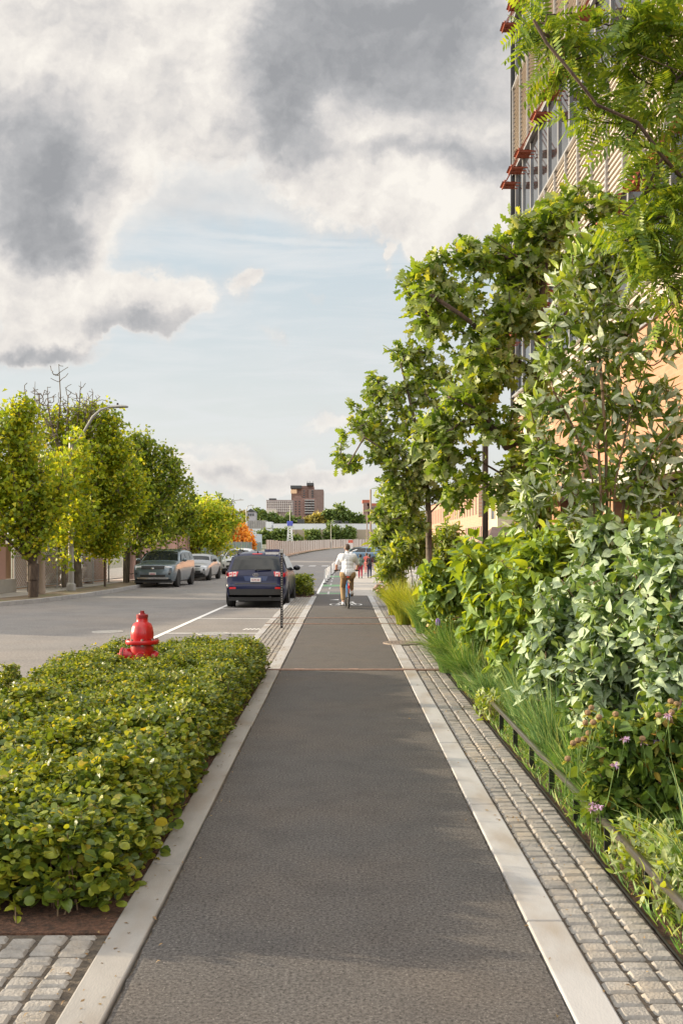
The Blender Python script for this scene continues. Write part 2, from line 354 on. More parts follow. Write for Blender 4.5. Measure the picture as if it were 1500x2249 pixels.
def grow(stems, targets, rng, step=.22, up=.5):
    P, par, stem = [], [], []
    for poly in stems:
        pts = resample(poly, step); last = -1
        for j, p in enumerate(pts):
            if j == 0 and P:
                d = np.linalg.norm(np.array(P)-p, axis=1); last = int(d.argmin())
                if d[last] < .05: continue
            P.append(p); par.append(last); stem.append(True); last = len(P)-1
    nst = len(P); T = np.array(targets); S0 = np.array(P)
    dd = np.linalg.norm(T[:, None]-S0[None], axis=2).min(1)
    tips = []
    cap = nst+len(T)*14; A = np.zeros((cap, 3)); A[:nst] = S0; cnt = nst
    for i in np.argsort(dd):
        t = T[i]; Q = A[:cnt]; d = np.linalg.norm(Q-t, axis=1)
        cost = d*(1+up*np.clip((Q[:, 2]-t[2]+.15*d)/np.maximum(d, .05), 0, 1.5)); cost[0] += 1e3
        j = int(cost.argmin()); k = int(min(12, max(2, round(d[j]/step)))); a = Q[j].copy(); last = j
        sag = rng.normal(0, .09, 3)*d[j]; sag[2] -= .08*d[j]
        for s in range(1, k+1):
            f = s/k; p = a+(t-a)*f+sag*math.sin(math.pi*f)
            A[cnt] = p; par.append(last); stem.append(False); last = cnt; cnt += 1
        tips.append(last)
    return A[:cnt].copy(), np.array(par), np.array(stem), np.array(tips)
def tree(name, label, cat, stems, blobs, m_leaf, bark, tmpl, k=10, size=.14, spread=.12, droop=.3, up=.7, rad=(.06, .004), seed=1, step=.22, group=None, leafpart='crown', ups=.5, jit=.25, flat=1.0, texp=.62, clump=0):
    rng = np.random.default_rng(seed); base = np.array(stems[0][0], float)
    root = thing(name, label, cat, tuple(base), group=group)
    T = []
    for c, r, n in blobs:
        u = unit(rng.normal(size=(n, 3))); rr = r*(rng.random(n)**.45)[:, None]; p = u*rr
        if clump and n > 5:
            q_ = rng.integers(0, max(2, n//5), n); p = p*.0+p[q_]*1.08+rng.normal(0, clump*r, (n, 3))
        p[:, 2] *= flat; p[:, 1] *= 1.0
        T.append(np.array(c)+p)
    T = np.concatenate(T)-base
    T[:, 2] = np.maximum(T[:, 2], .12)
    P, par, stem, tips = grow([[np.array(q, float)-base for q in s] for s in stems], T, rng, step, ups)
    cnt = np.zeros(len(P)); cnt[tips] = 1
    for i in range(len(P)-1, -1, -1):
        if par[i] >= 0: cnt[par[i]] += cnt[i]
    tot = max(cnt.max(), 1); r = rad[1]+(rad[0]-rad[1])*(cnt/tot)**texp
    e = np.where(par >= 0)[0]
    tubes_mesh('trunk', P[par[e]], P[e], np.minimum(r[par[e]], r[e]*1.35), r[e], bark, root, 6)
    if k == 0: return root
    tw = unit(P[tips]-P[par[tips]]+1e-9); n = len(tips)
    idx = np.repeat(np.arange(n), k); m_ = len(idx)
    back = rng.random(m_)*spread*1.6
    pos = P[tips][idx]-tw[idx]*back[:, None]+rng.normal(0, spread*.35, (m_, 3))
    D = unit(tw[idx]*.55+rng.normal(0, .75, (m_, 3))+np.array([0, 0, -droop])); U = unit(np.array([0, 0, up])+rng.normal(0, .5, (m_, 3)))
    sz = size*(1+rng.normal(0, jit, m_)).clip(.45, 1.6)
    leaves_mesh(leafpart, pos, D, U, sz, tmpl, m_leaf, root)
    return root
def pxblobs(lst, Y, rng=None, dens=1.0):
    out = []
    for b in lst:
        x, y, r, n = b[:4]; yy = Y+(b[4] if len(b) > 4 else 0)
        out.append((tuple(at(x, y, yy)), r*yy/F, int(n*dens)))
    return out
def grass(name, label, cat, base, n, Ln, r0, lean, wid, m, seed=0, wind=(0, 0), group=None, stiff=1.0, part='blades', parent=None, seg=5):
    rng = np.random.default_rng(seed)
    root = parent or thing(name, label, cat, base, group=group)
    a = rng.random(n)*2*np.pi; rr = r0*np.sqrt(rng.random(n)); L_ = Ln*(.55+.5*rng.random(n)); th = lean*(rng.random(n)**.6)
    dirn = np.stack([np.cos(a)+wind[0], np.sin(a)+wind[1], 0*a], 1); dirn[:, :2] += rng.normal(0, .25, (n, 2)); dirn = unit(dirn)
    rt = np.stack([rr*np.cos(a), rr*np.sin(a), 0*a], 1); side = np.stack([-dirn[:, 1], dirn[:, 0], 0*a], 1)
    side = unit(side+rng.normal(0, .35, (n, 3)))
    ts = np.linspace(0, 1, seg); V = np.zeros((n, seg, 2, 3)); p = rt.copy(); ang = th*.25
    for i, t in enumerate(ts):
        w = wid*(1-t**1.8)*.5+.0004; V[:, i, 0] = p-side*w; V[:, i, 1] = p+side*w
        ang = th*(.2+stiff*1.35*t); st = (L_/(seg-1))[:, None]
        p = p+st*(dirn*np.sin(ang)[:, None]+np.array([0, 0, 1.])*np.cos(ang)[:, None])
    V[..., 2] = np.maximum(V[..., 2], .005)
    q = np.array([(2*i, 2*i+1, 2*i+3, 2*i+2) for i in range(seg-1)])
    Fq = (q[None]+(np.arange(n)*seg*2)[:, None, None]).reshape(-1, 4)
    link(part, np_mesh(part, V.reshape(-1, 3), [Fq]), m, root)
    return root
def wob(x, y, s=1.0):
    return (np.sin(x*2.1*s+1.3*np.sin(y*1.7*s))+np.sin(y*2.7*s+.7+1.1*np.sin(x*1.3*s))+.5*np.sin((x+y)*5.3*s))/2.5

OVAL = leaf_tmpl(.34, 'oval'); ROUND = leaf_tmpl(.42, 'round'); POINT = leaf_tmpl(.30, 'pointed', droop=.3); LANCE = leaf_tmpl(.17, 'lance', droop=.18); OAK = leaf_tmpl(.36, 'oak', droop=.25)
DOGT = leaf_tmpl(.31, 'smooth', droop=.32, fold=.3)
CHEAP = leaf_tmpl(.36, 'cheap'); CHEAPN = leaf_tmpl(.2, 'cheap'); PIN = pinnate()

M_bark = mat('bark_brown', (.105, .072, .05), (.05, .035, .026), 14, .9, bump=.6, stretch=(1, 1, .25))
M_barkg = mat('bark_grey', (.20, .165, .13), (.10, .08, .062), 10, .9, bump=.5, stretch=(1, 1, .3))
M_twig = mat('twig_tan', (.22, .15, .09), (.12, .075, .045), 12, .85)
LB = 1.55
def _lm(name, cols, under=None, **k):
    f = lambda c: (min(.8, c[0]*1.95), min(.75, c[1]*1.72), c[2]*1.4); g = lambda c: (c[0]*1.75, c[1]*1.65, c[2]*1.5)
    return leafmat(name, [(p, f(c)) for p, c in cols], under=g(under) if under else None, **k)
M_oak = _lm('oak_leaf', [(0, (.040, .085, .018)), (.4, (.082, .148, .026)), (.8, (.14, .22, .034)), (1, (.23, .27, .045))], under=(.19, .235, .11), trans=.40)
M_mag = _lm('magnolia_leaf', [(0, (.05, .10, .02)), (.5, (.09, .16, .03)), (1, (.17, .24, .04))], under=(.34, .40, .31), trans=.26, rough=.35)
M_loc = _lm('locust_leaf', [(0, (.04, .085, .016)), (.5, (.085, .15, .022)), (.9, (.145, .215, .03)), (1, (.19, .23, .03))], trans=.42)
M_dog = _lm('dogwood_leaf', [(0, (.045, .095, .035)), (.5, (.075, .14, .05)), (1, (.125, .195, .055))], under=(.255, .335, .235), trans=.28, rough=.6)
M_buck = _lm('broad_leaf', [(0, (.062, .12, .018)), (.5, (.115, .185, .022)), (1, (.20, .27, .03))], under=(.16, .25, .09), trans=.42)
M_hedge = _lm('hedge_leaf', [(0, (.026, .052, .013)), (.5, (.072, .115, .018)), (.82, (.155, .195, .026)), (.95, (.15, .175, .025)), (1, (.22, .20, .03))], trans=.38, rough=.38, spec=.5)
M_mon = _lm('bergamot_leaf', [(0, (.03, .065, .015)), (.6, (.06, .115, .02)), (.92, (.11, .16, .03)), (1, (.30, .16, .04))], trans=.3)
M_grs = _lm('sedge_blade', [(0, (.035, .09, .025)), (.5, (.065, .15, .04)), (.85, (.13, .22, .075)), (1, (.28, .32, .15))], trans=.3)
M_grb = _lm('blue_grass_blade', [(0, (.045, .11, .05)), (.6, (.085, .18, .085)), (1, (.25, .33, .17))], trans=.25)
M_gry = _lm('golden_grass_blade', [(0, (.08, .14, .02)), (.5, (.16, .22, .025)), (1, (.27, .28, .05))], trans=.4)
M_swb = _lm('sweetbay_lime_leaf', [(0, (.06, .12, .02)), (.5, (.12, .19, .03)), (1, (.22, .27, .04))], under=(.20, .25, .13), trans=.36)
M_yuc = _lm('strap_leaf', [(0, (.035, .085, .03)), (1, (.09, .15, .045))], trans=.2)
M_far = [_lm('maple_leaf_green', [(0, (.045, .085, .016)), (.6, (.095, .15, .02)), (1, (.19, .22, .025))], trans=.45),
         _lm('maple_leaf_yellow', [(0, (.07, .12, .016)), (.4, (.12, .185, .018)), (.8, (.20, .25, .02)), (1, (.28, .28, .022))], trans=.5),
         _lm('ash_leaf_lime', [(0, (.09, .16, .018)), (.6, (.19, .27, .025)), (1, (.36, .34, .03))], trans=.42),
         _lm('maple_leaf_orange', [(0, (.25, .13, .03)), (.6, (.45, .20, .045)), (1, (.55, .30, .07))], trans=.4),
         _lm('distant_leaf_green', [(0, (.045, .085, .03)), (1, (.10, .15, .045))], trans=.25),
         _lm('distant_leaf_olive', [(0, (.11, .12, .035)), (1, (.24, .22, .06))], trans=.25)]
# ------------------------------------------------------------------ ground, road, path
def asphalt(name, dark, light, speck, s1, s2, big, rough=.92):
    m, t, b = mk(name); l = t.links; tcn = t.nodes.new('ShaderNodeTexCoord'); v = tcn.outputs['Object']
    def nz(sc, det, rg=.6):
        n = t.nodes.new('ShaderNodeTexNoise'); n.inputs['Scale'].default_value = sc; n.inputs['Detail'].default_value = det; n.inputs['Roughness'].default_value = rg; l.new(v, n.inputs['Vector']); return n.outputs[0]
    def mr(x, a, c):
        n = t.nodes.new('ShaderNodeMapRange'); n.inputs[1].default_value = a; n.inputs[2].default_value = c; l.new(x, n.inputs[0]); return n.outputs[0]
    def mx(f, a, c, bt='MIX'):
        n = t.nodes.new('ShaderNodeMix'); n.data_type = 'RGBA'; n.blend_type = bt
        for k, x in ((0, f), (6, a), (7, c)):
            if isinstance(x, bpy.types.NodeSocket): l.new(x, n.inputs[k])
            else: n.inputs[k].default_value = x if k == 0 else c4(x)
        return n.outputs[2]
    c = mx(mr(nz(s1, 6, .75), .36, .64), dark, light)
    c = mx(mr(nz(s2, 3, .6), .64, .70), c, speck)
    c = mx(mr(nz(big, 5), .42, .72), c, mx(1.0, c, (1.16, 1.08, 1.0), 'MULTIPLY'))
    c = mx(mr(nz(big*4.3, 5), .45, .75), c, mx(1.0, c, (.80, .80, .81), 'MULTIPLY'))
    l.new(c, b.inputs['Base Color']); b.inputs['Roughness'].default_value = rough; b.inputs['Specular IOR Level'].default_value = .3
    bp = t.nodes.new('ShaderNodeBump'); bp.inputs['Strength'].default_value = .15; bp.inputs['Distance'].default_value = .006; l.new(nz(s2*.8, 3), bp.inputs['Height']); l.new(bp.outputs[0], b.inputs['Normal'])
    return m
M_asph = asphalt('path_asphalt', (.028, .0265, .0255), (.142, .133, .127), (.30, .285, .27), 62, 110, .7)
M_road = asphalt('road_asphalt', (.13, .124, .12), (.25, .238, .23), (.33, .32, .31), 26, 50, .22)
M_conc = mat('pale_concrete', (.31, .285, .255), (.38, .35, .32), 1.6, .9, bump=.25, bscale=60)
M_gran = mat('pale_granite', (.33, .325, .32), (.39, .385, .38), 3.0, .8, bump=.08, bscale=120, c3=(.27, .235, .195), s3=2.6, stretch=(1, .4, 1))
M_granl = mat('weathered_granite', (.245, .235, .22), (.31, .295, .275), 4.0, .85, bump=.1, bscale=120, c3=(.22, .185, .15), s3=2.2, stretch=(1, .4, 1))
M_kerbd = mat('road_kerb_granite', (.27, .26, .25), (.35, .335, .32), 4, .85, bump=.4, bscale=40)
M_sett = mat('grey_sett_stone', (.20, .188, .172), (.31, .292, .268), 6.5, .9, bump=.5, bscale=70, c3=(.33, .285, .23), s3=2.3)
M_joint = mat('joint_grit', (.05, .041, .033), (.12, .095, .07), 30, .95, bump=.4)
M_mulch = mat('bark_mulch', (.055, .028, .018), (.14, .07, .042), 40, .95, bump=1.0, bscale=55, c3=(.03, .018, .012), s3=15)
M_dirt = mat('verge_dirt', (.17, .12, .08), (.26, .20, .13), 2.5, .95, bump=.6, bscale=30, c3=(.12, .13, .05), s3=1.2)
M_ground = mat('ground_far', (.16, .15, .12), (.12, .13, .07), .05, .95)
M_white = mat('road_paint_white', (.72, .71, .69), (.58, .57, .55), 9, .8)
M_greenp = mat('road_paint_green', (.11, .26, .12), (.17, .29, .16), 6, .8)
M_rust = mat('rusted_steel', (.22, .135, .10), (.30, .20, .155), 12, .7, metal=.2, bump=.2)
M_iron = mat('cast_iron', (.20, .165, .14), (.30, .25, .21), 30, .7, metal=.4)

def zr(y): 
    t = np.clip((np.asarray(y, float)-150)/190, 0, 1); return 1.15*t*t*(3-2*t)+np.maximum(np.asarray(y, float)-340, 0)*.006
def ribbon(name, yl, xl, xr, z, m, kind='structure', nx=2):
    V = []; 
    for y, a, b in zip(yl, xl, xr):
        for i in range(nx+1): V.append((a+(b-a)*i/nx, y, z+float(zr(y))))
    q = [(i*(nx+1)+j, i*(nx+1)+j+1, (i+1)*(nx+1)+j+1, (i+1)*(nx+1)+j) for i in range(len(yl)-1) for j in range(nx)]
    me = bpy.data.meshes.new(name); me.from_pydata(V, [], q); me.update()
    return tagp(link(name, me, m), kind=kind)
ys = np.concatenate([np.arange(-40, 150, 10.), np.arange(150, 420, 10.), [500, 700, 1000, 1800]])
ribbon('ground', ys, [-900]*len(ys), [900]*len(ys), -.17, M_ground, nx=6)
ZR = -.12
LK = [(-14.2, -40), (-12.6, 10), (-11.6, 22), (-10.75, 30.5), (-9.95, 33), (-9.45, 36), (-9.15, 40), (-9.0, 45), (-8.9, 50), (-8.15, 53), (-7.75, 54.5), (-7.65, 57), (-7.85, 59), (-8.2, 61), (-8.3, 90), (-8.4, 150), (-8.0, 180), (-6.4, 220), (-2.5, 265), (2.0, 295), (9, 325), (20, 350)]
def lkx(y): return float(np.interp(y, [p[1] for p in LK], [p[0] for p in LK]))
ry = [-40, 0, 14, 20, 30, 33, 36, 40, 45, 50, 53, 54.5, 57, 59, 61, 75, 90, 110, 130, 150, 165, 180, 200, 220, 240, 265, 295, 325, 350]
rright = [-1.72 if y < 36 else (2.2 if y < 70 else float(np.interp(y, [70, 90, 150, 200, 265, 350], [5, 14, 16, 17, 20, 40]))) for y in ry]
rright = [(-1.72 if y <= 36 else x) for y, x in zip(ry, rright)]
ribbon('road', ry, [lkx(y)-.3 for y in ry], rright, ZR, M_road, nx=4)
def sheet(name, x0, x1, y0, y1, z, m, kind='structure'):
    b = MB(); b.quad((x0, y0, z), (x1, y0, z), (x1, y1, z), (x0, y1, z)); o = b.build(name, m); return tagp(o, kind=kind)
def slab(name, x0, x1, y0, y1, z0, z1, m): return tagp(MB().box(x0, x1, y0, y1, z0, z1).build(name, m), kind='structure')
slab('path_base', -.897, .875, -6, 35.19, -.165, -.014, M_joint)
rg = np.random.default_rng(3); yy = np.arange(-6, 35.21, .045); el = -.889+np.cumsum(rg.normal(0, .0022, len(yy)))*.0+rg.normal(0, .0035, len(yy))+.006*np.sin(yy*2.3)*np.sin(yy*.71); er = .868+rg.normal(0, .0035, len(yy))+.006*np.sin(yy*1.9+1)*np.sin(yy*.63)
V = []
for a, l_, r_ in zip(yy, el, er): V += [(l_, a, -.016), (l_+.004, a, -.002), (l_+.03, a, 0), (r_-.03, a, 0), (r_-.004, a, -.002), (r_, a, -.016)]
me = bpy.data.meshes.new('path'); me.from_pydata(V, [], [(6*i+k, 6*i+k+1, 6*i+k+7, 6*i+k+6) for i in range(len(yy)-1) for k in range(5)]); me.update(); tagp(link('path', me, M_asph), kind='structure')
# ragged edge of the asphalt laps a little over the granite
rg = np.random.default_rng(3)
# granite kerb strips
def kerb_strip(name, x0, x1, y0, y1, ln, z, m, skip=()):
    b = MB(); y = y0
    while y < y1-.01:
        e = min(y+ln, y1); dz = random.uniform(-.002, .002); jx = random.uniform(-.005, .005); b.box(x0+jx, x1+jx, y+.005, e-.005, -.14, z+dz); y = e
    return tagp(b.build(name, m, bevel=.008), kind='structure')
random.seed(4)
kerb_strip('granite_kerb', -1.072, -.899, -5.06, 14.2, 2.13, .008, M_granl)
kerb_strip('granite_kerb', -1.072, -.899, 14.34, 34.9, 2.13, .008, M_gran)
kerb_strip('granite_kerb', .877, 1.05, -5.9, 14.2, 2.13, .008, M_gran)
kerb_strip('granite_kerb', .877, 1.05, 14.34, 34.9, 2.13, .008, M_gran)
kerb_strip('road_kerb', -1.74, -1.60, 14.9, 34.3, 1.5, .004, M_gran)
# setts
def setts(name, x0, x1, y0, y1, px, py, gap=(.013, .014), h=.02, m=None, seed=0, jit=.25, skip=None, shift=False, zb=0.0):
    rng = random.Random(seed); b = MB(); nx = max(1, round((x1-x0)/px)); px = (x1-x0)/nx; ny = int((y1-y0)/py)
    for i in range(nx):
        y = y0-(rng.random()*py if shift else 0)
        while y < y1-.3*py:
            l = py*(1+rng.uniform(-jit, jit)*.5); cx0 = x0+i*px+gap[0]/2+rng.uniform(-.003, .003); cx1 = x0+(i+1)*px-gap[0]/2+rng.uniform(-.003, .003); a, c = max(y, y0)+gap[1]/2, min(y+l, y1)-gap[1]/2; y += l
            if c-a < .025 or (skip and skip((cx0+cx1)/2, (a+c)/2)): continue
            z = zb+rng.uniform(-.004, .004); r = min(.014, .28*(c-a)); j = lambda: rng.uniform(-.003, .003)
            vs = [(cx0, a, zb-.03), (cx1, a, zb-.03), (cx1, c, zb-.03), (cx0, c, zb-.03)]
            k = r*.6
            ring = [(cx0+k, a), (cx1-k, a), (cx1, a+k), (cx1, c-k), (cx1-k, c), (cx0+k, c), (cx0, c-k), (cx0, a+k)]
            mid = [(x+j(), yy+j(), z-.012) for x, yy in ring]
            mx, my = (cx0+cx1)/2, (a+c)/2
            top = [(mx+(x-mx)*(1-2*r/(cx1-cx0)*.8), my+(yy-my)*(1-2*r/(c-a)*.8), z+rng.uniform(-.0015, .0015)) for x, yy in ring]
            o = [(x, yy, zb-.03) for x, yy in ring]
            fs = [tuple(range(16, 24))]
            for q in range(8):
                w = (q+1) % 8; fs += [(q, w, 8+w, 8+q), (8+q, 8+w, 16+w, 16+q)]
            b.add(o+mid+top, fs)
    o = b.build(name, m, smooth=True, auto=33); return tagp(o, kind='structure')
mh = (1.30, 18.15)
msk = lambda x, y: ((x-1.09)/.36)**2+((y-18.15)/.36)**2 < 1
sheet('paving_bed', 1.053, 2.6, -6, 34.9, -.014, M_joint)
setts('sett_paving', 1.062, 1.455, 2.4, 14.22, .131, .101, m=M_sett, seed=1)
setts('sett_paving', 1.062, 1.98, 14.36, 34.8, .131, .14, m=M_sett, seed=2, skip=msk)
sheet('paving_bed', -3.6, -1.078, -6, 4.62, -.014, M_joint)
setts('sett_paving', -3.4, -1.12, 2.6, 4.6, .135, .105, gap=(.017, .018), m=M_sett, seed=5, jit=.4)
sheet('paving_bed', -1.597, -1.076, 14.36, 34.3, -.014, M_joint)
setts('sett_paving', -1.594, -1.078, 14.36, 34.2, .086, .21, gap=(.009, .006), m=M_sett, seed=6, shift=True)
slab('hedge_bed', -3.62, -1.078, 4.62, 14.85, -.16, -.004, M_mulch)
slab('planting_bed', 1.46, 4.9, -6, 34.6, -.16, -.006, M_mulch)
slab('hedge_bed', -3.4, -1.078, 34.4, 38.6, -.16, .0, M_mulch)
b = MB(); pts = [(-3.62, -6), (-3.62, 13.9), (-3.4, 14.5), (-2.9, 14.9), (-1.74, 14.98)]
for (xa, ya), (xb, yb) in zip(pts[:-1], pts[1:]): b.bar((xa-.06, ya, -.07), (xb-.06, yb, -.07), .14, .16)
tagp(b.build('road_kerb', M_kerbd, bevel=.01), kind='structure')
b = MB()
for (xa, ya), (xb, yb) in zip([(-1.74, 34.3), (-2.6, 34.35), (-3.4, 35.0), (-3.5, 38.7), (-1.0, 38.8)][:-1], [(-2.6, 34.35), (-3.4, 35.0), (-3.5, 38.7), (-1.0, 38.8)]): b.bar((xa, ya, -.07), (xb, yb, -.07), .14, .16)
tagp(b.build('road_kerb', M_kerbd, bevel=.01), kind='structure')
# left kerb, verge, sidewalk
b = MB()
for (xa, ya), (xb, yb) in zip(LK[:-1], LK[1:]):
    if yb > 200: break
    b.bar((xa-.075, ya, -.07+float(zr(ya))), (xb-.075, yb, -.07+float(zr(yb))), .15, .17)
tagp(b.build('road_kerb', M_kerbd, bevel=.012), kind='structure')
vy = [p[1] for p in LK if p[1] < 200]; vx = [p[0]-.14 for p in LK if p[1] < 200]
ribbon('verge', vy, [x-1.6 for x in vx], vx, -.012, M_dirt, nx=3)
ribbon('pavement', vy, [x-9 for x in vx], [x-1.6 for x in vx], -.008, M_conc, nx=1)
ribbon('driveway', [49.8, 51.5, 53.2], [lkx(49.8)-4]*3, [lkx(49.8)-.1, lkx(51.5)-.1, lkx(53.2)-.1], .012, M_conc, nx=1)
# right side beyond the path: concrete apron
slab('driveway', .02, 9, 35.26, 72, -.17, -.035, M_conc)
b = MB(); b.quad((-1.0, 35.2, -.001), (.02, 35.2, -.001), (.02, 38.2, -.114), (-1.0, 38.2, -.114)); tagp(b.build('path', M_asph), kind='structure')
# far bank behind the hoarding
# markings
Z1 = ZR+.005
def mark(name, polys, m, z=Z1):
    b = MB()
    for p in polys: b.add([(x, y, z) for x, y in p], [tuple(range(len(p)))])
    return tagp(b.build(name, m), kind='structure')
def rect(x0, x1, y0, y1): return [(x0, y0), (x1, y0), (x1, y1), (x0, y1)]
pk = lambda y: -3.87+(y-20.5)*.021
mark('lane_marking', [[(pk(19.5)-.06, 19.5), (pk(19.5)+.06, 19.5), (pk(34)+.06, 34), (pk(34)-.06, 34)]], M_white)
mark('lane_marking', [rect(pk(21.5)+.06, -1.76, 21.45, 21.57), rect(pk(25.7)+.06, -1.76, 25.66, 25.77), rect(pk(29.8)+.06, -1.76, 29.75, 29.86)], M_white)
mark('lane_marking', [[(-2.25+i*.09, 22.35), (-2.2+i*.09, 22.35), (-2.14+i*.09, 22.75), (-2.19+i*.09, 22.75)] for i in range(6)], M_white)
mark('lane_marking', [rect(-1.02, -.92, 38.9, 66)], M_white)
mark('lane_marking', [rect(-.59, -.51, 38.3+i*4.2, 40.4+i*4.2) for i in range(7)], mat('bike_lane_white', (.46, .45, .44), (.36, .35, .34), 5, .85), Z1+.004)
mark('bike_lane_paint', [rect(-.9, .0, 38.8, 39.5), rect(-.92, 0, 45.6, 47.6), rect(-.92, 0, 58.5, 61)], M_greenp, Z1-.001)
mark('crosswalk_marking', [rect(-7.6+i*1.15, -7.0+i*1.15, 87, 92) for i in range(8)], mat('worn_paint', (.42, .41, .40), (.30, .29, .28), 3, .85))
def ring(cx, cy, rx, ry, t, n=40):
    out = []
    for i in range(n):
        a, c = 2*math.pi*i/n, 2*math.pi*(i+1)/n
        out.append([(cx+rx*math.cos(a), cy+ry*math.sin(a)), (cx+rx*math.cos(c), cy+ry*math.sin(c)), (cx+(rx-t)*math.cos(c), cy+(ry-t)*math.sin(c)), (cx+(rx-t)*math.cos(a), cy+(ry-t)*math.sin(a))])
    return out
# bicycle symbol painted on the path in front of the rider
bs = ring(-.22, 29.85, .17, .42, .05)+ring(.42, 29.85, .17, .42, .05)
bs += [[(-.22, 29.8), (-.17, 29.8), (-.02, 30.9), (-.07, 30.9)], [(.06, 29.8), (.11, 29.8), (.30, 30.7), (.25, 30.7)], [(-.06, 30.8), (.30, 30.7), (.30, 30.8), (-.06, 30.92)], [(.38, 29.85), (.44, 29.85), (.32, 31.3), (.26, 31.3)], [(-.14, 31.0), (.02, 31.0), (.02, 31.12), (-.14, 31.12)], [(.2, 31.25), (.36, 31.25), (.36, 31.36), (.2, 31.36)], [(-.22, 29.82), (.08, 29.82), (.08, 29.92), (-.22, 29.92)]]
mark('bike_symbol', bs, M_white, .004)
mark('arrow_marking', [[(-.42, 32.3), (-.12, 32.2), (-.12, 32.75)]], M_white, .004)
# rusty steel strips across the path
for (y, w, x0, x1) in ((14.28, .11, -1.6, 1.98), (22.55, .09, -1.74, 1.98), (24.35, .09, -1.74, 1.98)):
    b = MB(); b.box(x0, x1, y-w/2, y-w*.08, -.05, .013); b.box(x0, x1, y+w*.08, y+w/2, -.05, .013); b.box(x0, x1, y-w*.1, y+w*.1, -.05, .004)
    for xx in (-.62, .16, .84): b.box(xx-.07, xx+.07, y-w*.62, y+w*.62, -.05, .016)
    nm = {14.28: 'rust brown steel channel crossing the path beside the low hedge end', 22.55: 'rusty steel channel crossing path and paving at the foot of the perforated post', 24.35: 'thin rusty steel channel crossing the path nearer the cyclist'}[y]
    tagp(b.build('steel_channel', M_rust), nm, 'steel strip', 'steel channels across the path')
def manhole(name, x, y, r, z, label, m, pale=None):
    b = MB(); b.lathe([(r, -.03), (r, .004), (r*.93, .006), (r*.92, .001), (0, .002)], 36, (x, y, z))
    for i in range(-4, 5):
        for j in range(-4, 5):
            if math.hypot(i, j) < 4.5: b.box(x+i*r*.19-r*.06, x+i*r*.19+r*.06, y+j*r*.19-r*.06, y+j*r*.19+r*.06, z, z+.006)
    o = b.build(name, m); tagp(o, label, 'manhole cover'); return o
manhole('manhole_cover', 1.09, 18.15, .35, .012, 'round rusty cast iron cover set in the kerb on the right of the path', M_iron)
M_pale = mat('pale_metal', (.42, .41, .39), (.34, .33, .31), 15, .7)
p = gnd(237, 1388, ZR); manhole('manhole_cover', p.x, p.y, .34, ZR+.006, 'pale round cover in the road just left of the hydrant', M_pale)
p = gnd(470, 1392, ZR); manhole('manhole_cover', p.x, p.y, .36, ZR+.006, 'pale round cover in the parking bay behind the blue car', M_pale)
# ------------------------------------------------------------------ office building on the right
M_panel = mat('siding_cream', (.40, .355, .31), (.45, .40, .35), .6, .75)
M_silver = mat('silver_trim', (.42, .42, .42), (.36, .36, .365), 2, .38, metal=.75)
M_dkgrey = mat('charcoal_metal', (.055, .057, .062), (.075, .077, .08), 3, .45, metal=.3)
M_glass = mat('dark_glass', (.012, .014, .017), (.03, .034, .038), .9, .06, spec=.8)
M_red = mat('sunshade_red', (.36, .085, .04), (.30, .07, .035), 6, .5)
M_brick = brickmat('salmon_brick', (.42, .22, .135), (.35, .175, .105), (.36, .235, .165), bw=.24, bh=.085, ms=.006)
M_brickd = brickmat('red_brick', (.26, .085, .055), (.32, .12, .075), (.25, .19, .15), bw=.21, bh=.075)
M_soffit = mat('soffit_concrete', (.46, .43, .39), (.40, .37, .33), 2, .8)
XF, YE, YN = 5.0, 28.7, 3.0
off = thing('office_building', 'tall office block with cream lap siding, salmon brick base and red sunshades', 'building', (XF, YE, 0))
lx = lambda x: x-XF
ly = lambda y: y-YE
b = MB(); b.box(.02, 16, ly(YN), -.0, 3.05, 21.5); b.box(.9, 16, ly(YN), -.02, 0, 3.05); b.build('core_wall', M_dkgrey, off)
b = MB(); b.box(-.10, .018, ly(YN), -.003, 3.1, 5.32); b.build('brick_wall', M_brick, off)
for y0 in list(np.arange(5.0, 27, 4.4))+[27.9]: MB().box(-.06, .88, ly(y0), min(ly(y0+.9), -.004), 0, 3.095).build('brick_pier', M_brick, off)
bands = [(5.42, 6.02), (8.1, 10.38), (12.47, 14.85), (16.85, 19.2)]
b = MB()
for z0, z1 in bands:
    n = int(round((z1-z0)/.118)); h = (z1-z0)/n
    for i in range(n):
        za, zb = z0+i*h, z0+(i+1)*h
        b.add([(-.098, ly(YN), za), (-.098, -.08, za), (-.05, -.08, zb), (-.05, ly(YN), zb), (-.0, ly(YN), za), (-.0, -.08, za)], [(0, 1, 2, 3), (0, 4, 5, 1)])
b.build('siding', M_panel, off)
b = MB()
for z0, z1 in bands:
    b.box(-.13, 0.01, ly(YN), -.07, z0-.07, z0+.002); b.box(-.14, .01, ly(YN), -.07, z1-.002, z1+.05)
b.build('ledge_trim', M_silver, off)
yy = 28.55
while yy > 4:
    for z0, z1 in bands[1:]: MB().box(-.135, -.02, ly(yy)-.03, ly(yy)+.03, z0+.004, z1-.004).build('batten', M_silver, off)
    yy -= 1.12
b = MB(); b.box(-.16, .014, -.06, .02, 3.12, 21.4); b.build('corner_trim', M_dkgrey, off)
b = MB(); b.box(-.17, 16.1, ly(YN), .03, 21.5, 21.8); b.build('parapet', M_silver, off)
wb = [(6.08, 8.02), (10.44, 12.39), (14.91, 16.77), (19.26, 21.0)]
for wi, (z0, z1) in enumerate(wb):
    yy = 28.5
    while yy > 9:
        m_ = MB(); m_.box(-.012, .016, ly(yy-1.06), ly(yy-.06), z0, z1); pane = m_.build('window', M_glass, off)
        m_ = MB(); m_.box(-.055, .01, ly(yy)-.055, ly(yy)+.035, z0, z1); m_.build('mullion', M_silver, pane)
        yy -= 1.12
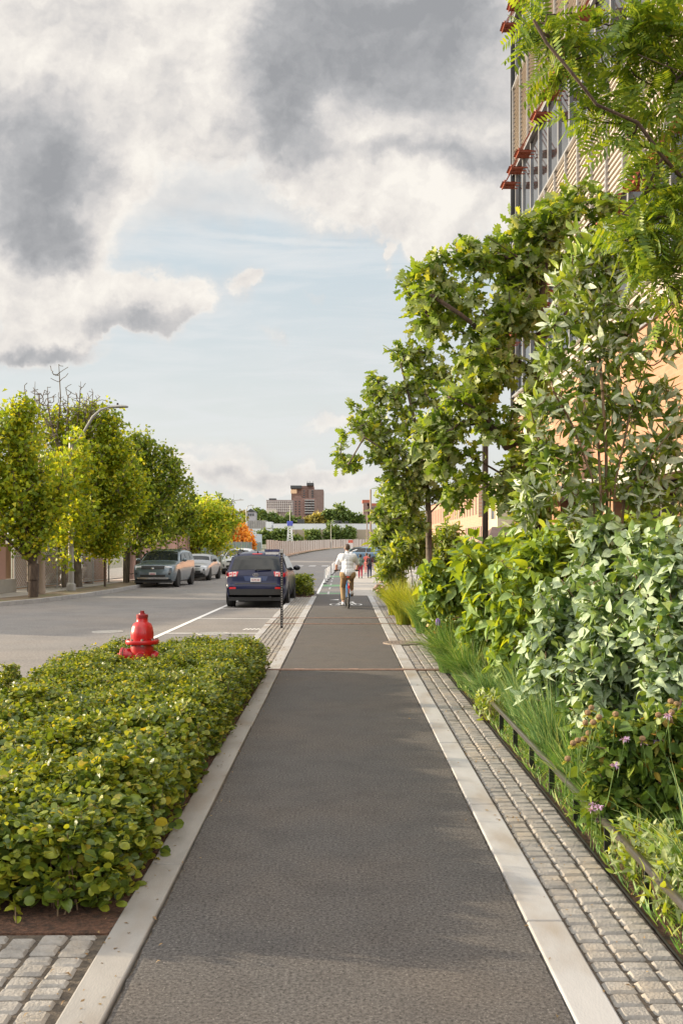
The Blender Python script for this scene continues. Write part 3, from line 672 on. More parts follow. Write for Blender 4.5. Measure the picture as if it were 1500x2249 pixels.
def sunshade(y, z):
    m_ = MB(); w = .50
    for xo in (0, .13, .26): 
        n = 5
        for i in range(n):
            ya = ly(y-w/2)+w*i/n; m_.add([(-.16-xo, ya, z), (-.16-xo, ya+w/n*.5, z-.035), (-.16-xo, ya+w/n, z), (-.30-xo, ya+w/n, z+.02), (-.30-xo, ya+w/n*.5, z+.0), (-.30-xo, ya, z+.02)], [(0, 1, 4, 5), (1, 2, 3, 4)])
    m_.box(-.50, -.47, ly(y-w/2), ly(y+w/2), z-.045, z+.06)
    for s in (-.22, 0, .22):
        m_.bar((-.48, ly(y+s), z), (-.05, ly(y+s), z+.75), .018, .018); m_.box(-.48, -.05, ly(y+s)-.012, ly(y+s)+.012, z-.03, z-.005)
    m_.build('sunshade', M_red, off)
for z in (8.0-.55, 12.39-.5, 16.77-.45):
    yy = 27.94
    while yy > 12.5:
        sunshade(yy, z); yy -= 1.12 if abs(yy-25.7) > .3 else 2.24
m_ = MB(); m_.box(-.55, -.02, ly(YN), -1.2, 2.78, 3.0); m_.build('canopy', M_soffit, off)
for y0 in np.arange(5.9, 27.5, 4.4):
    y1 = min(y0+3.5, 27.9)
    m_ = MB(); m_.box(.5, .53, ly(y0)+.01, ly(y1)-.01, .1, 2.75); g = m_.build('storefront_window', M_glass, off)
    m_ = MB()
    for t in np.linspace(y0+.04, y1-.04, 4): m_.box(.44, .497, ly(t)-.03, ly(t)+.03, .1, 2.75)
    m_.box(.45, .495, ly(y0)+.01, ly(y1)-.01, 2.0, 2.08); m_.build('mullion', M_silver, g)

# ------------------------------------------------------------------ other buildings
def bld(name, label, cat, c, group=None): return thing(name, label, cat, c, group=group)
M_brickp = brickmat('factory_brick', (.40, .21, .14), (.46, .26, .17), (.42, .33, .26), bw=.4, bh=.15)
M_beige = mat('beige_render', (.50, .42, .30), (.44, .37, .27), .5, .85)
M_greyw = mat('grey_block', (.30, .285, .27), (.26, .25, .24), .4, .9)
M_rooft = mat('brown_shingle', (.10, .062, .055), (.13, .085, .072), 2, .85)
M_far_win = mat('far_window', (.05, .055, .065), (.09, .095, .10), .6, .2)
M_cream = mat('cream_trim', (.55, .50, .43))
fb = bld('brick_factory', 'long brick factory with tall slit windows behind the black lamp pole', 'building', (12, 84, 0))
b = MB(); b.box(0, 20, 1, 60, 0, 4.2); b.build('lower_wall', M_brickp, fb)
b = MB(); b.box(.02, 20, 4, 60, 4.2, 7.05); b.build('upper_wall', M_brickp, fb)
b = MB(); b.box(-.1, 20, 3.9, 60.1, 7.05, 7.2); b.build('roof_edge', M_dkgrey, fb)
b = MB(); b.box(1.1, 20, 1.2, 3.98, 4.2, 6.9); b.build('stair_block', M_greyw, fb)
for i in range(26):
    MB().box(-.0, .018, 5.2+i*2.1, 6.1+i*2.1, 4.5, 6.2).build('slit_window', mat('slit_window_brown', (.15, .09, .065)), fb)
b = MB()
for i in range(9): b.box(-.02, -.002, 2+i*1.3, 2.6+i*1.3, 2.3, 3.4)
b.build('lower_window', M_far_win, fb)
bb = bld('beige_house', 'beige two storey house with tall sash windows right of the black lamp pole', 'house', (11.2, 72, 0))
b = MB(); b.box(0, 9, 0, 7.5, 0, 6.5); b.build('wall', M_beige, bb)
b = MB(); b.box(-.15, 9.1, -.15, 7.65, 6.5, 6.75); b.build('roof', M_greyw, bb)
for (y, z) in ((1.2, 3.7), (4.6, 3.7), (1.4, .8), (4.8, .8)):
    b = MB(); b.box(-.03, .002, y, y+1.5, z, z+2.0); w = b.build('window', M_far_win, bb)
    b = MB(); b.box(-.07, -.032, y-.1, y, z, z+2); b.box(-.07, -.032, y+1.5, y+1.6, z, z+2); b.box(-.06, -.032, y, y+1.5, z+.95, z+1.03); b.build('frame', M_cream, w)
sh = bld('shed', 'low shed with a brown shingle roof below the brick factory', 'shed', (9.2, 62, 0))
b = MB(); b.box(0, 8.2, 0, 5, 0, 1.85); b.build('wall', M_brickp, sh)
b = MB(); b.add([(-.3, -.3, 1.8), (8.5, -.3, 1.8), (8.5, 5.3, 1.8), (-.3, 5.3, 1.8), (.5, 2.5, 2.95), (7.6, 2.5, 2.95)], [(0, 1, 5, 4), (2, 3, 4, 5), (1, 2, 5), (3, 0, 4), (0, 3, 2, 1)]); b.build('roof', M_rooft, sh)
# far town
def pbox(b, x0, x1, y0, y1, Y, dep): 
    a, c = at(x0, y1, Y), at(x1, y0, Y); b.box(a.x, c.x, 0, dep, a.z, c.z)
def pface(b, x0, x1, y0, y1, Y, dy=-.25, t=.2):
    a, c = at(x0, y1, Y), at(x1, y0, Y); b.box(a.x, c.x, dy, dy+t, a.z, c.z)
M_tower = brickmat('tower_brick', (.185, .125, .11), (.215, .15, .13), (.22, .17, .15), bw=2.5, bh=1.2, along='x', ms=.06)  # tower bricks greyed and lightened, standing in for distance haze
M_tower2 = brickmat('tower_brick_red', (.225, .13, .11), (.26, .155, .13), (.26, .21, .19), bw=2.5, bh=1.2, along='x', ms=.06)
M_balc = mat('balcony_grey', (.42, .41, .40), (.30, .29, .29), .4, .7)
Yt = 640
tw = bld('apartment_tower', 'tall brown brick apartment tower on the skyline with a plain slab beside it', 'building', (0, Yt, 0))
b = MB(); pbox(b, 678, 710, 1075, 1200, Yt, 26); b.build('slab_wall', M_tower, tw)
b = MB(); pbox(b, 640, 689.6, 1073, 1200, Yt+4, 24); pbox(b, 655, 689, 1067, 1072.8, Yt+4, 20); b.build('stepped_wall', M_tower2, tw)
for o in (tw.children[-1],): o.location.y = 4
b = MB(); pbox(b, 674, 689, 1061, 1066.8, Yt+3, 10); pbox(b, 638, 662, 1066, 1072.6, Yt-1, 10); b.build('roof_house', M_dkgrey, tw)
b = MB()
for i in range(9):
    for x in (666, 684.5): pface(b, x, x+4, 1077+i*5, 1079.6+i*5, Yt, -.5, .6)
b.build('window', M_far_win, tw)
b = MB(); pface(b, 639, 652, 1075.5, 1084, Yt, -1.2, 1.0); b.build('lit_gable', mat('sunlit_peach', (.72, .48, .30)), tw)  # sunlight on the gable put into its bright peach colour
b = MB()
for x in (675, 680, 688): b.tube([at(x, 1061, 0)*0+Vector((at(x, 1061, Yt).x, 2, at(x, 1061, Yt).z)), Vector((at(x, 1061, Yt).x, 2, at(x, 1056, Yt).z))], .12, 5)
b.build('aerial', M_dkgrey, tw)
Yb = 600
bl = bld('balcony_block', 'brick apartment block with rows of grey balconies in front of the tower', 'building', (0, Yb, 0))
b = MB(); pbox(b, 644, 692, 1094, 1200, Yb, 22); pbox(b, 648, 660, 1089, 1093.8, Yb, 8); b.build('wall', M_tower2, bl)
for i in range(6):
    b = MB(); pface(b, 669, 691, 1097.5+i*5.6, 1099.6+i*5.6, Yb, -1.6, 1.5); b.build('balcony', M_balc, bl)
b = MB()
for i in range(6):
    for x in (648, 656, 672, 679, 686): pface(b, x, x+3.6, 1100.2+i*5.6, 1102.6+i*5.6, Yb, -.3, .35)
b.build('window', M_far_win, bl)
Yg = 570
gb = bld('frame_block', 'pale apartment block with a white grid of vertical fins left of the tower', 'building', (0, Yg, 0))
b = MB(); pbox(b, 585, 643, 1098, 1200, Yg, 18); b.build('wall', mat('mauve_wall', (.20, .155, .15), (.26, .20, .19), .2, .85), gb)
b = MB(); pbox(b, 591, 606, 1094.5, 1097.8, Yg, 8); b.build('roof_house', M_dkgrey, gb)
b = MB()
for x in np.arange(585.5, 643, 4.2): pface(b, x, x+1.3, 1100, 1125, Yg, -.6, .5)
for y in np.arange(1100, 1124, 5.5): pface(b, 585, 643, y, y+1.0, Yg, -.45, .4)
b.build('fin_grid', mat('white_fins', (.62, .57, .55)), gb)
b = MB(); pface(b, 587, 609, 1119, 1128, Yg, -3, 2.2); b.build('podium', M_cream, gb)
M_terra = mat('terracotta_roof', (.42, .12, .07), (.36, .10, .06), .5, .8)
Yr = 520
rr = bld('red_roof_block', 'brick block with terracotta roofs behind the tall wooden pole', 'building', (0, Yr, 0))
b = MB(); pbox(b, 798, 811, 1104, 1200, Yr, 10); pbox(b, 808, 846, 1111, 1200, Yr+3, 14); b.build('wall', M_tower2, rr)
b = MB(); pbox(b, 796, 812, 1097.5, 1103.8, Yr-1, 12); pbox(b, 806.5, 848, 1105.5, 1110.8, Yr+1, 17); b.build('roof', M_terra, rr)
b = MB()
for i in range(5): pface(b, 816+i*5.5, 818.5+i*5.5, 1114, 1130, Yr, -.4, 3.5)
b.build('window', M_far_win, rr)
M_whitew = mat('white_warehouse', (.62, .64, .66), (.56, .58, .60), .08, .8)
wh = bld('warehouse', 'long low white warehouse behind the retaining wall', 'building', (0, 430, 0))
b = MB(); pbox(b, 600, 835, 1150.5, 1215, 430, 40); b.build('wall', M_whitew, wh)
b = MB(); pbox(b, 600, 835, 1149.6, 1150.4, 429.6, 41); b.build('roof_edge', M_greyw, wh)
for x, w, h in ((654, 18, 9), (735, 20, 6), (757, 10, 5), (727, 4, 4), (745, 3, 4)):
    b = MB(); pbox(b, x, x+w*.8, 1150-h, 1149.4, 434, 6); b.build('roof_unit', M_dkgrey, wh)
wl = bld('warehouse', 'small white warehouse wing in front of the grey shed on the left of the skyline', 'building', (0, 400, 0))
b = MB(); pbox(b, 540, 599, 1161, 1225, 400, 20); b.build('wall', M_whitew, wl)
b = MB(); pbox(b, 540, 599.4, 1159.6, 1160.8, 399.6, 20.5); b.build('roof_edge', M_greyw, wl)
gs = bld('grey_shed', 'grey corrugated shed above the small white warehouse wing', 'shed', (0, 440, 0))
b = MB(); pbox(b, 543, 584, 1143, 1200, 440, 15); b.build('wall', M_greyw, gs)
b = MB()
for x in np.arange(545, 583, 4): pface(b, x, x+1.2, 1144, 1159, 440, -.3, .25)
b.build('rib', M_balc, gs)
b = MB(); pbox(b, 584, 597, 1146, 1200, 440, 12); b.build('annex', M_whitew, gs)
gh = bld('gabled_house', 'small pale house front with dark gable left of the apartment blocks', 'house', (0, 470, 0))
b = MB(); pbox(b, 543, 560, 1124, 1200, 470, 12); b.build('wall', mat('lilac_grey_wall', (.36, .35, .38)), gh)
b = MB(); a, c, d_ = at(542, 1124, 470), at(561, 1124, 470), at(551, 1117, 470)
b.add([(a.x, -.5, a.z), (c.x, -.5, c.z), (d_.x, -.5, d_.z), (a.x, 12, a.z), (c.x, 12, c.z), (d_.x, 12, d_.z)], [(0, 1, 2), (5, 4, 3), (0, 2, 5, 3), (2, 1, 4, 5)]); b.build('roof', M_dkgrey, gh)
for i in range(3):
    b = MB(); pface(b, 545+i*5, 548+i*5, 1128, 1133, 470, -.3, .25); b.build('window', M_far_win, gh)
hs = bld('hill_house', 'grey box house on the hill above the yellow tree', 'house', (0, 330, 0))
b = MB(); pbox(b, 476, 524, 1128, 1225, 330, 14); b.build('wall', mat('blue_grey_wall', (.34, .37, .41), (.30, .33, .36), .1), hs)
b = MB(); pbox(b, 494, 510, 1108, 1127.6, 331, 8); b.build('upper_storey', M_greyw, hs)
for (x, y) in ((500, 1112), (512, 1132), (519, 1132), (480, 1134)):
    b = MB(); pface(b, x, x+4, y, y+5, 330, -.3, .9); b.build('window', M_far_win, hs)
b = MB(); pface(b, 508, 518, 1122.5, 1126.5, 330, -.6, 1.2); b.build('white_balcony', M_whitew, hs)
dl = bld('depot', 'pale blue depot building beyond the green fence', 'building', (0, 260, 0))
b = MB(); pbox(b, 455, 562, 1172, 1240, 260, 20); b.build('wall', mat('pale_blue_sheet', (.40, .47, .56), (.48, .54, .60), .08), dl)
for x in (538, 552):
    b = MB(); pface(b, x, x+5, 1178, 1196, 260, -.3, .25); b.build('blue_door', mat('blue_door', (.10, .22, .42)), dl)
M_retain = mat('retaining_concrete', (.36, .30, .225), (.30, .25, .19), .05, .9)
rw = bld('retaining_wall', 'brown concrete retaining wall with shrubs growing along it', 'wall', (0, 385, 0))
b = MB(); pbox(b, 641, 850, 1163, 1230, 385, 1.0); b.build('wall', M_retain, rw)
b = MB()
for x in range(650, 850, 33): pface(b, x, x+1.2, 1163, 1190, 385, -.25, .2)
b.build('pilaster', M_greyw, rw)
# far bank (ground rising behind the hoarding)
b = MB(); b.add([(-120, 300, 0), (160, 300, 0), (160, 384, 2.2), (-120, 384, 2.2), (-120, 396, 3), (160, 396, 3), (160, 1500, 14), (-160, 1500, 14)], [(0, 1, 2, 3), (3, 2, 5, 4), (4, 5, 6, 7)])
tagp(b.build('hill', M_ground), kind='structure')

# ------------------------------------------------------------------ fences
M_pink = mat('pink_boards', (.42, .235, .19), (.50, .31, .26), .9, .85, c3=(.33, .20, .17), s3=.7, stretch=(1, 1, .12))
M_hoard = mat('pale_boards', (.50, .43, .38), (.58, .51, .46), .5, .85, c3=(.42, .34, .29), s3=.3, stretch=(1, 1, .15))
M_greenf = mat('green_mesh_cloth', (.13, .20, .175), (.19, .26, .225), 1.6, .9, c3=(.09, .13, .115), s3=.8)
M_galv = mat('galvanised_steel', (.42, .41, .40), (.36, .35, .34), 8, .5, metal=.6)
M_wood = mat('weathered_wood', (.27, .205, .16), (.36, .285, .23), 3, .9, stretch=(1, 1, .08), bump=.3)
FL = [(-16, 24), (-13.4, 32), (-12.5, 38), (-11.5, 44.2), (-10.8, 49.5), (-10.1, 57), (-9.45, 63.5), (-9.0, 72), (-8.9, 110)]
def along(path, step):
    out = []; rem = 0.0
    for (xa, ya), (xb, yb) in zip(path[:-1], path[1:]):
        l = math.hypot(xb-xa, yb-ya); t = rem
        while t < l: out.append((xa+(xb-xa)*t/l, ya+(yb-ya)*t/l)); t += step
        rem = t-l
    return out
def board_fence(name, label, path, h, m, mp, step=1.25, zf=lambda y: 0.0, base=None, hv=0.0):
    root = thing(name, label, 'fence', (path[0][0], path[0][1], 0)); ox, oy = path[0]; rn = random.Random(5)
    pts = along(path, step); b = MB()
    for (xa, ya), (xb, yb) in zip(pts[:-1], pts[1:]):
        d = Vector((xb-xa, yb-ya, 0)).normalized()*.012; hh = h+rn.uniform(-hv, hv); z = zf(ya)
        b.bar((xa-ox+d.x, ya-oy+d.y, z+hh/2+.03), (xb-ox-d.x, yb-oy-d.y, zf(yb)+hh/2+.03), .05, hh)
    b.build('board_panel', m, root)
    for i, (x, y) in enumerate(pts):
        if i % 2 == 0: MB().box(x-ox+.03, x-ox+.12, y-oy-.05, y-oy+.05, zf(y), zf(y)+h+.05).build('post', mp, root)
    if base:
        b = MB()
        for (xa, ya), (xb, yb) in zip(path[:-1], path[1:]): b.bar((xa-ox, ya-oy, base/2), (xb-ox, yb-oy, base/2), .16, base)
        b.build('plinth', M_conc, root)
    return root
board_fence('board_fence', 'pink painted board fence at the far left behind the first trees', FL[0:3], 2.3, M_pink, M_wood, base=.5)
board_fence('board_fence', 'pink board fence behind the parked grey and silver cars', FL[4:7], 2.3, M_pink, M_wood)
board_fence('screened_fence', 'green cloth covered fence behind the yellow tree trunk', FL[6:9], 2.0, M_greenf, M_galv, step=2.4)
cf = thing('chain_link_fence', 'rusty chain link fence with lumber stacked behind it between the left trees', 'fence', (FL[2][0], FL[2][1], 0))
ox, oy = FL[2]; dv = Vector((FL[4][0]-ox, FL[4][1]-oy, 0)); Lf = dv.length; dv.normalize()
for t in np.arange(0, Lf+.1, 1.9): MB().tube([dv*t, dv*t+Vector((0, 0, 2.6))], .035, 6).build('post', M_galv, cf)
for z in (.15, 1.35, 2.55): MB().tube([Vector((0, 0, z)), dv*Lf+Vector((0, 0, z))], .022, 5).build('rail', M_galv, cf)
b = MB()
for t in np.arange(-2.4, Lf, .16):
    for s in (1, -1):
        a, c = (t, t+2.4) if s == 1 else (t+2.4, t)
        za, zb = .15, 2.55
        lo, hi = max(0, min(a, c)), min(Lf, max(a, c))
        f = lambda q: za+(zb-za)*((q-a)/(c-a))
        b.bar(dv*lo+Vector((0, 0, f(lo))), dv*hi+Vector((0, 0, f(hi))), .009, .009)
b.build('wire_mesh', M_galv, cf)
M_brboard = mat('brown_plywood', (.28, .17, .11), (.36, .235, .155), .8, .9, c3=(.20, .12, .085), s3=.9, stretch=(1, 1, .3))
pl = thing('lumber_stack', 'brown plywood sheets leaning behind the chain link fence', 'lumber stack', (ox-.9, oy+.5, 0)); rn = random.Random(9)
b = MB(); t = .2
while t < Lf-1:
    w = rn.uniform(.9, 1.6); h = rn.uniform(1.5, 2.4); p = dv*t; q_ = dv*(t+w); dd = rn.uniform(-.15, .15)
    b.bar(p+Vector((dd, 0, h/2)), q_+Vector((dd, 0, h/2)), .06, h); t += w+.02
b.build('plywood_sheet', M_brboard, pl)
b = MB()
for i in range(6): b.bar(dv*(3+i*.9)+Vector((.5, 0, .1)), dv*(3.9+i*.9)+Vector((.45, 0, rn.uniform(.5, 1.1))), .22, .05)
b.build('plank', M_wood, pl)
hp = [(-9.0, 118), (-9.3, 150), (-9.1, 180), (-7.6, 220), (-4, 262), (1.2, 297), (8.5, 328), (24, 352)]
hz = lambda y: float(zr(y))+.12
hd = board_fence('hoarding', 'long pale board hoarding curving along the outer side of the bend', hp, 2.2, M_hoard, M_wood, step=2.4, zf=hz, hv=.05)
b = MB(); cols = []
for x, w in ((693, 2.5), (731, 3), (751, 3), (772, 6)):
    Y = float(np.interp(at(x, 1196, 1).x, [p[0]/p[1] for p in hp], [p[1] for p in hp])); c = at(x, 1196, Y); z = hz(Y); wd = w*Y/F/2
    b.box(c.x-wd-hp[0][0], c.x+wd-hp[0][0], Y-.35-hp[0][1], Y-.25-hp[0][1], z+.5, z+1.9)
b.build('poster', mat('poster_dark', (.10, .09, .09), (.32, .24, .20), 1.2), hd)
ribbon('bank', [p[1] for p in hp], [p[0]-1 for p in hp], [p[0]+1.2 for p in hp], .1, mat('bare_earth', (.25, .155, .10), (.32, .21, .14), .6), nx=1)

# ------------------------------------------------------------------ poles and lamps
M_pole = mat('grey_lamp_metal', (.36, .345, .32), (.30, .29, .27), 2, .5, metal=.4)
M_black = mat('black_metal', (.012, .012, .013), (.02, .02, .02), 6, .4, spec=.5)
M_blackp = mat('black_pole_paint', (.02, .017, .015), (.035, .028, .022), 3, .35)
def street_lamp(label, base, hp_, arm, head_dir, r=.09, m=M_pole, group='cobra head street lamps', hl=.75):
    root = thing('street_lamp', label, 'street lamp', base, group=group)
    b = MB(); b.tube([(0, 0, 0), (0, 0, hp_*.5), (0, 0, hp_)], [r, r*.85, r*.7], 10); b.lathe([(r*1.6, 0), (r*1.5, .25), (r*1.05, .3)], 10); b.build('pole', m, root, smooth=True, auto=40)
    b = MB(); b.tube(arm, [.055]*(len(arm)-1)+[.035], 8); b.build('arm', m, root, smooth=True)
    e = Vector(arm[-1]); d = Vector(head_dir).normalized(); 
    hb = MB(); s = Vector((-d.y, d.x, 0)).normalized()
    pr = [(0, .05, .05), (.2, .09, .06), (hl*.6, .15, .07), (hl*.9, .13, .05), (hl, .05, .02)]
    vs = []
    for t, w, h in pr:
        p = e+d*t; vs += [p-s*w, p-s*w*.6+Vector((0, 0, h)), p+s*w*.6+Vector((0, 0, h)), p+s*w, p+s*w*.7-Vector((0, 0, .035)), p-s*w*.7-Vector((0, 0, .035))]
    fs = [(6*i+k, 6*i+(k+1) % 6, 6*i+6+(k+1) % 6, 6*i+6+k) for i in range(len(pr)-1) for k in range(6)]+[(5, 4, 3, 2, 1, 0), tuple(24+k for k in range(6))]
    hb.add(vs, fs); head = hb.build('lamp_head', m, root, smooth=True, auto=50)
    c = MB(); c.lathe([(.04, 0), (.04, .09), (0, .1)], 8, e+d*hl*.45+Vector((0, 0, .06))); c.build('photocell', M_black, head)
    return root
p = gnd(157, 1297, 0); Yl = p.y; L0 = lambda x, y: Vector(at(x, y, Yl)-p)
street_lamp('grey cobra head street lamp standing among the left kerb trees', p, L0(157, 960).z, [L0(157, 985), L0(175, 965), L0(205, 915), L0(222, 900), L0(240, 894)], (1, 0, .02), r=.12)
def far_lamp(label, x, Y, ytop, x1, y1):
    b0 = at(x, 1196, Y); b0.z = float(zr(Y))-.02; q2 = lambda a, c: Vector(at(a, c, Y)-b0)
    dxp = x1-x
    street_lamp(label, b0, q2(x, ytop).z, [q2(x, ytop+2), q2(x+dxp*.35, (ytop*.4+y1*.6)), q2(x+dxp*.7, y1+.6), q2(x1, y1)], (math.copysign(1, dxp), 0, .05), r=.1)
far_lamp('cobra head street lamp with long arm above the yellow tree', 497, 120, 1118, 522, 1098.5)
far_lamp('cobra head street lamp right of the orange tree', 541, 150, 1122, 547, 1110.5)
far_lamp('small street lamp in front of the shrubs on the brown wall', 727, 250, 1150, 731, 1144)
def upole(label, base, top, r, m=M_wood, name='utility_pole', extra=None):
    root = thing(name, label, 'utility pole', base)
    b = MB(); b.tube([(0, 0, 0), (0, 0, top*.5), (0, 0, top)], [r, r*.9, r*.78], 10); b.build('pole', m, root, smooth=True, auto=50)
    if extra: extra(root, top)
    return root
def cap(root, top):
    b = MB(); b.box(-.13, .13, -.13, .13, top, top+.03); b.build('metal_cap', M_galv, root)
    b = MB(); b.tube([(.1, -.12, top-2.2), (.1, -.12, top-.4)], .03, 6); b.build('conduit', M_galv, root)
q1 = gnd(195, 1281); upole('thick wooden utility pole rising behind the left street lamp', q1, at(192, 890, q1.y).z, .19, extra=cap)
q1 = gnd(306, 1268); upole('thin wooden pole rising out of the dark green tree', q1, at(305, 958, q1.y).z, .13, extra=cap)
q1 = gnd(92, 1304); upole('stout leaning wooden pole beside the dark trunk at far left', q1, at(86, 1010, q1.y).z, .15, extra=cap)
q1 = at(814, 1196, 190); q1.z = .3; upole('tall grey wooden pole right of the red roofed block', q1, at(811, 1075, 190).z-.3, .22, extra=cap)
q1 = at(806, 1196, 200); q1.z = .4; upole('slim pole just left of the tall grey pole', q1, at(804, 1128, 200).z-.4, .13, extra=cap)
# black square lamp pole in the planting
bp = thing('lamp_pole', 'slim black lamp pole standing behind the broad leaved shrubs', 'lamp pole', (3.58, 25, 0))
b = MB(); b.box(-.07, .07, -.07, .07, 0, 5.6); b.build('pole', M_blackp, bp, bevel=.012)
b = MB(); b.box(-.12, .12, -.12, .12, 0, .12); b.build('base_plate', M_blackp, bp, bevel=.01)
b = MB(); b.box(-.55, .1, -.16, .16, 5.6, 5.68); b.build('lamp_head', M_blackp, bp, bevel=.02)
# perforated sign post
ps = thing('sign_post', 'perforated black steel sign post with edge on sign plate by the kerb', 'sign post', (gnd(619, 1379).x, gnd(619, 1379).y, 0))
hgt = at(617, 1210, ps.location.y).z
M_hole = mat('sign_post_hole', (.45, .42, .39))
b = MB(); b.box(-.027, .027, -.027, .027, 0, hgt); pst = b.build('post', M_black, ps)
b = MB()
for z in np.arange(.06, hgt-.05, .052):
    for s in (-1, 1): b.lathe([(.0115, -.0015), (.0115, .0012), (0, .0012)], 8, (0, s*.0268, z), ax='y')
b.build('perforation', M_hole, pst)
b = MB(); b.box(-.37, -.04, -.02, .02, hgt-.02, hgt+.035); b.build('sign_plate', mat('sign_navy', (.03, .03, .09), (.06, .07, .16), 20), ps, bevel=.004)
b = MB(); b.box(-.35, -.06, -.012, .012, hgt-.075, hgt-.022); b.build('sign_lower_edge', mat('sign_white', (.6, .6, .62)), ps)
b = MB(); b.box(-.04, .045, -.04, .04, hgt-.05, hgt+.04); b.build('cap', M_galv, ps, bevel=.01)
# white information board and lattice mast in the distance
ib = thing('notice_board', 'tall white notice board with a red top beyond the cyclist', 'notice board', (at(770, 1196, 130).x, 130, -.12))
b = MB(); b.box(-.3, .3, -.05, .05, .35, 2.15); b.build('panel', mat('board_white', (.62, .60, .58)), ib)
b = MB(); b.box(-.31, .31, -.06, .06, 2.15, 2.5); b.build('header', mat('board_red', (.55, .12, .08)), ib)
b = MB(); b.box(-.2, .1, -.06, -.052, .9, 1.4); b.build('map_patch', mat('board_teal', (.30, .55, .48)), ib)
b = MB(); b.box(-.28, -.22, -.04, .04, 0, .35); b.box(.22, .28, -.04, .04, 0, .35); b.build('leg', M_galv, ib)
lm = thing('lattice_mast', 'white lattice mast with blue lamp box behind the hoarding', 'mast', (at(637, 1196, 300).x, 300, .5)); zt = at(637, 1146, 300).z-.5
b = MB()
for x in (-.9, .9): b.bar((x, 0, 0), (x*.6, 0, zt-1.2), .22, .22)
for i in range(9):
    z0, z1 = i*(zt-1.2)/9, (i+1)*(zt-1.2)/9; b.bar((-.85+.3*i/9, 0, z0), (.85-.3*i/9, 0, z1), .16, .16); b.bar((.85-.3*i/9, .1, z0), (-.85+.3*i/9, .1, z1), .16, .16)
b.build('lattice', mat('mast_white', (.7, .7, .7)), lm)
b = MB(); b.box(-.85, .85, -.5, .5, zt-1.2, zt+.2); b.build('lamp_box', mat('mast_blue', (.08, .10, .45)), lm, bevel=.1)
b = MB(); b.tube([(0, 0, zt+.2), (0, 0, zt+5)], .09, 6); b.build('aerial', M_galv, lm)
# flexible delineator posts
M_post = mat('delineator_white', (.74, .73, .72), (.66, .65, .64), 6, .6)
spots = [(714, 1283), (718, 1278.5), (721.5, 1274), (724.5, 1270.5), (729.5, 1263), (731.7, 1260.3), (733.5, 1258), (735, 1256)]
proto = None
ordn = ['nearest', 'second', 'third', 'fourth', 'fifth', 'sixth', 'seventh', 'farthest']
for i, (x, y) in enumerate(spots):
    g_ = gnd(x, y, ZR)
    if proto is None:
        proto = thing('delineator_post', 'x', 'delineator', g_, group='white delineator posts along the bike lane')
        b = MB(); b.lathe([(.034, .05), (.034, .62), (.03, .68), (.02, .72), (0, .72)], 12); b.build('tube', M_post, proto, smooth=True, auto=50)
        b = MB(); b.lathe([(.11, 0), (.11, .02), (.07, .05), (.045, .06)], 14); b.build('base', M_black, proto, smooth=True, auto=40)
        o = proto
    else:
        o = proto.copy(); COL.objects.link(o); o.location = g_
        for ch in proto.children:
            c_ = ch.copy(); COL.objects.link(c_); c_.parent = o
    o['label'] = f'white flexible delineator, {ordn[i]} in the row along the bike lane'
# orange barrel and delineator on the left
M_or = mat('safety_orange', (.72, .12, .03), (.62, .10, .03), 8, .55)
M_wh = mat('reflective_white', (.75, .73, .70))
g_ = gnd(421, 1276, -.0)
br = thing('traffic_barrel', 'orange and white traffic barrel behind the silver car', 'traffic barrel', (g_.x, 57.2, 0)); g_.x = at(421, 1276, 57.2).x; br.location.x = g_.x
b = MB(); b.lathe([(.30, 0), (.30, .08), (.26, .1), (.25, .42), (.235, .43)], 20); b.lathe([(.22, .62), (.215, .80)], 20); b.lathe([(.20, 1.0), (.19, 1.08), (.1, 1.1), (0, 1.1)], 20); b.build('drum', M_or, br, smooth=True, auto=40)
b = MB(); b.lathe([(.235, .43), (.22, .62)], 20); b.lathe([(.215, .80), (.20, 1.0)], 20); b.build('white_band', M_wh, br, smooth=True, auto=40)
g_ = gnd(449.5, 1264)
dp = thing('warning_post', 'slim red orange warning post with white bands on the left verge', 'warning post', g_)
b = MB(); b.lathe([(.055, .04), (.055, .72), (.055, .73)], 12); b.lathe([(.055, .83), (.055, .93)], 12); b.lathe([(.055, 1.02), (.05, 1.12), (0, 1.13)], 12); b.build('tube', M_or, dp, smooth=True, auto=40)
b = MB(); b.lathe([(.054, .73), (.054, .83)], 12); b.lathe([(.054, .93), (.054, 1.02)], 12); b.build('white_band', M_wh, dp)
b = MB(); b.lathe([(.15, 0), (.15, .03), (.06, .05)], 12); b.build('base', M_black, dp)

# ------------------------------------------------------------------ fire hydrant
M_hyd = mat('hydrant_red', (.50, .005, .010), (.42, .005, .009), 7, .34, spec=.4, coat=.3, bump=.06, bscale=40, c3=(.30, .008, .010), s3=11)
hx = thing('fire_hydrant', 'red fire hydrant standing in the low hedge', 'fire hydrant', (-2.43, 12.1, -.06))
fr = lambda z: z
rib = lambda a, z: 1+.035*max(0, math.cos(a*8))**6
b = MB(); b.lathe([(.19, 0), (.19, .04), (.125, .06), (.12, .25), (.128, .30), (.138, .42), (.140, .60), (.132, .655)], 32); b.build('barrel', M_hyd, hx, smooth=True, auto=35)
b = MB(); b.lathe([(.135, .655), (.198, .657), (.202, .665), (.202, .695), (.198, .703), (.14, .705)], 40); fl = b.build('flange', M_hyd, hx, smooth=True, auto=35)
b = MB()
for k in range(8):
    a = k*math.pi/4+.2
    for z in (.703, .635): b.lathe([(.016, z), (.016, z+.02), (0, z+.021)], 6, (.172*math.cos(a), .172*math.sin(a), 0))
b.build('bolt', mat('bolt_steel', (.25, .22, .20), metal=.6, rough=.45), fl)
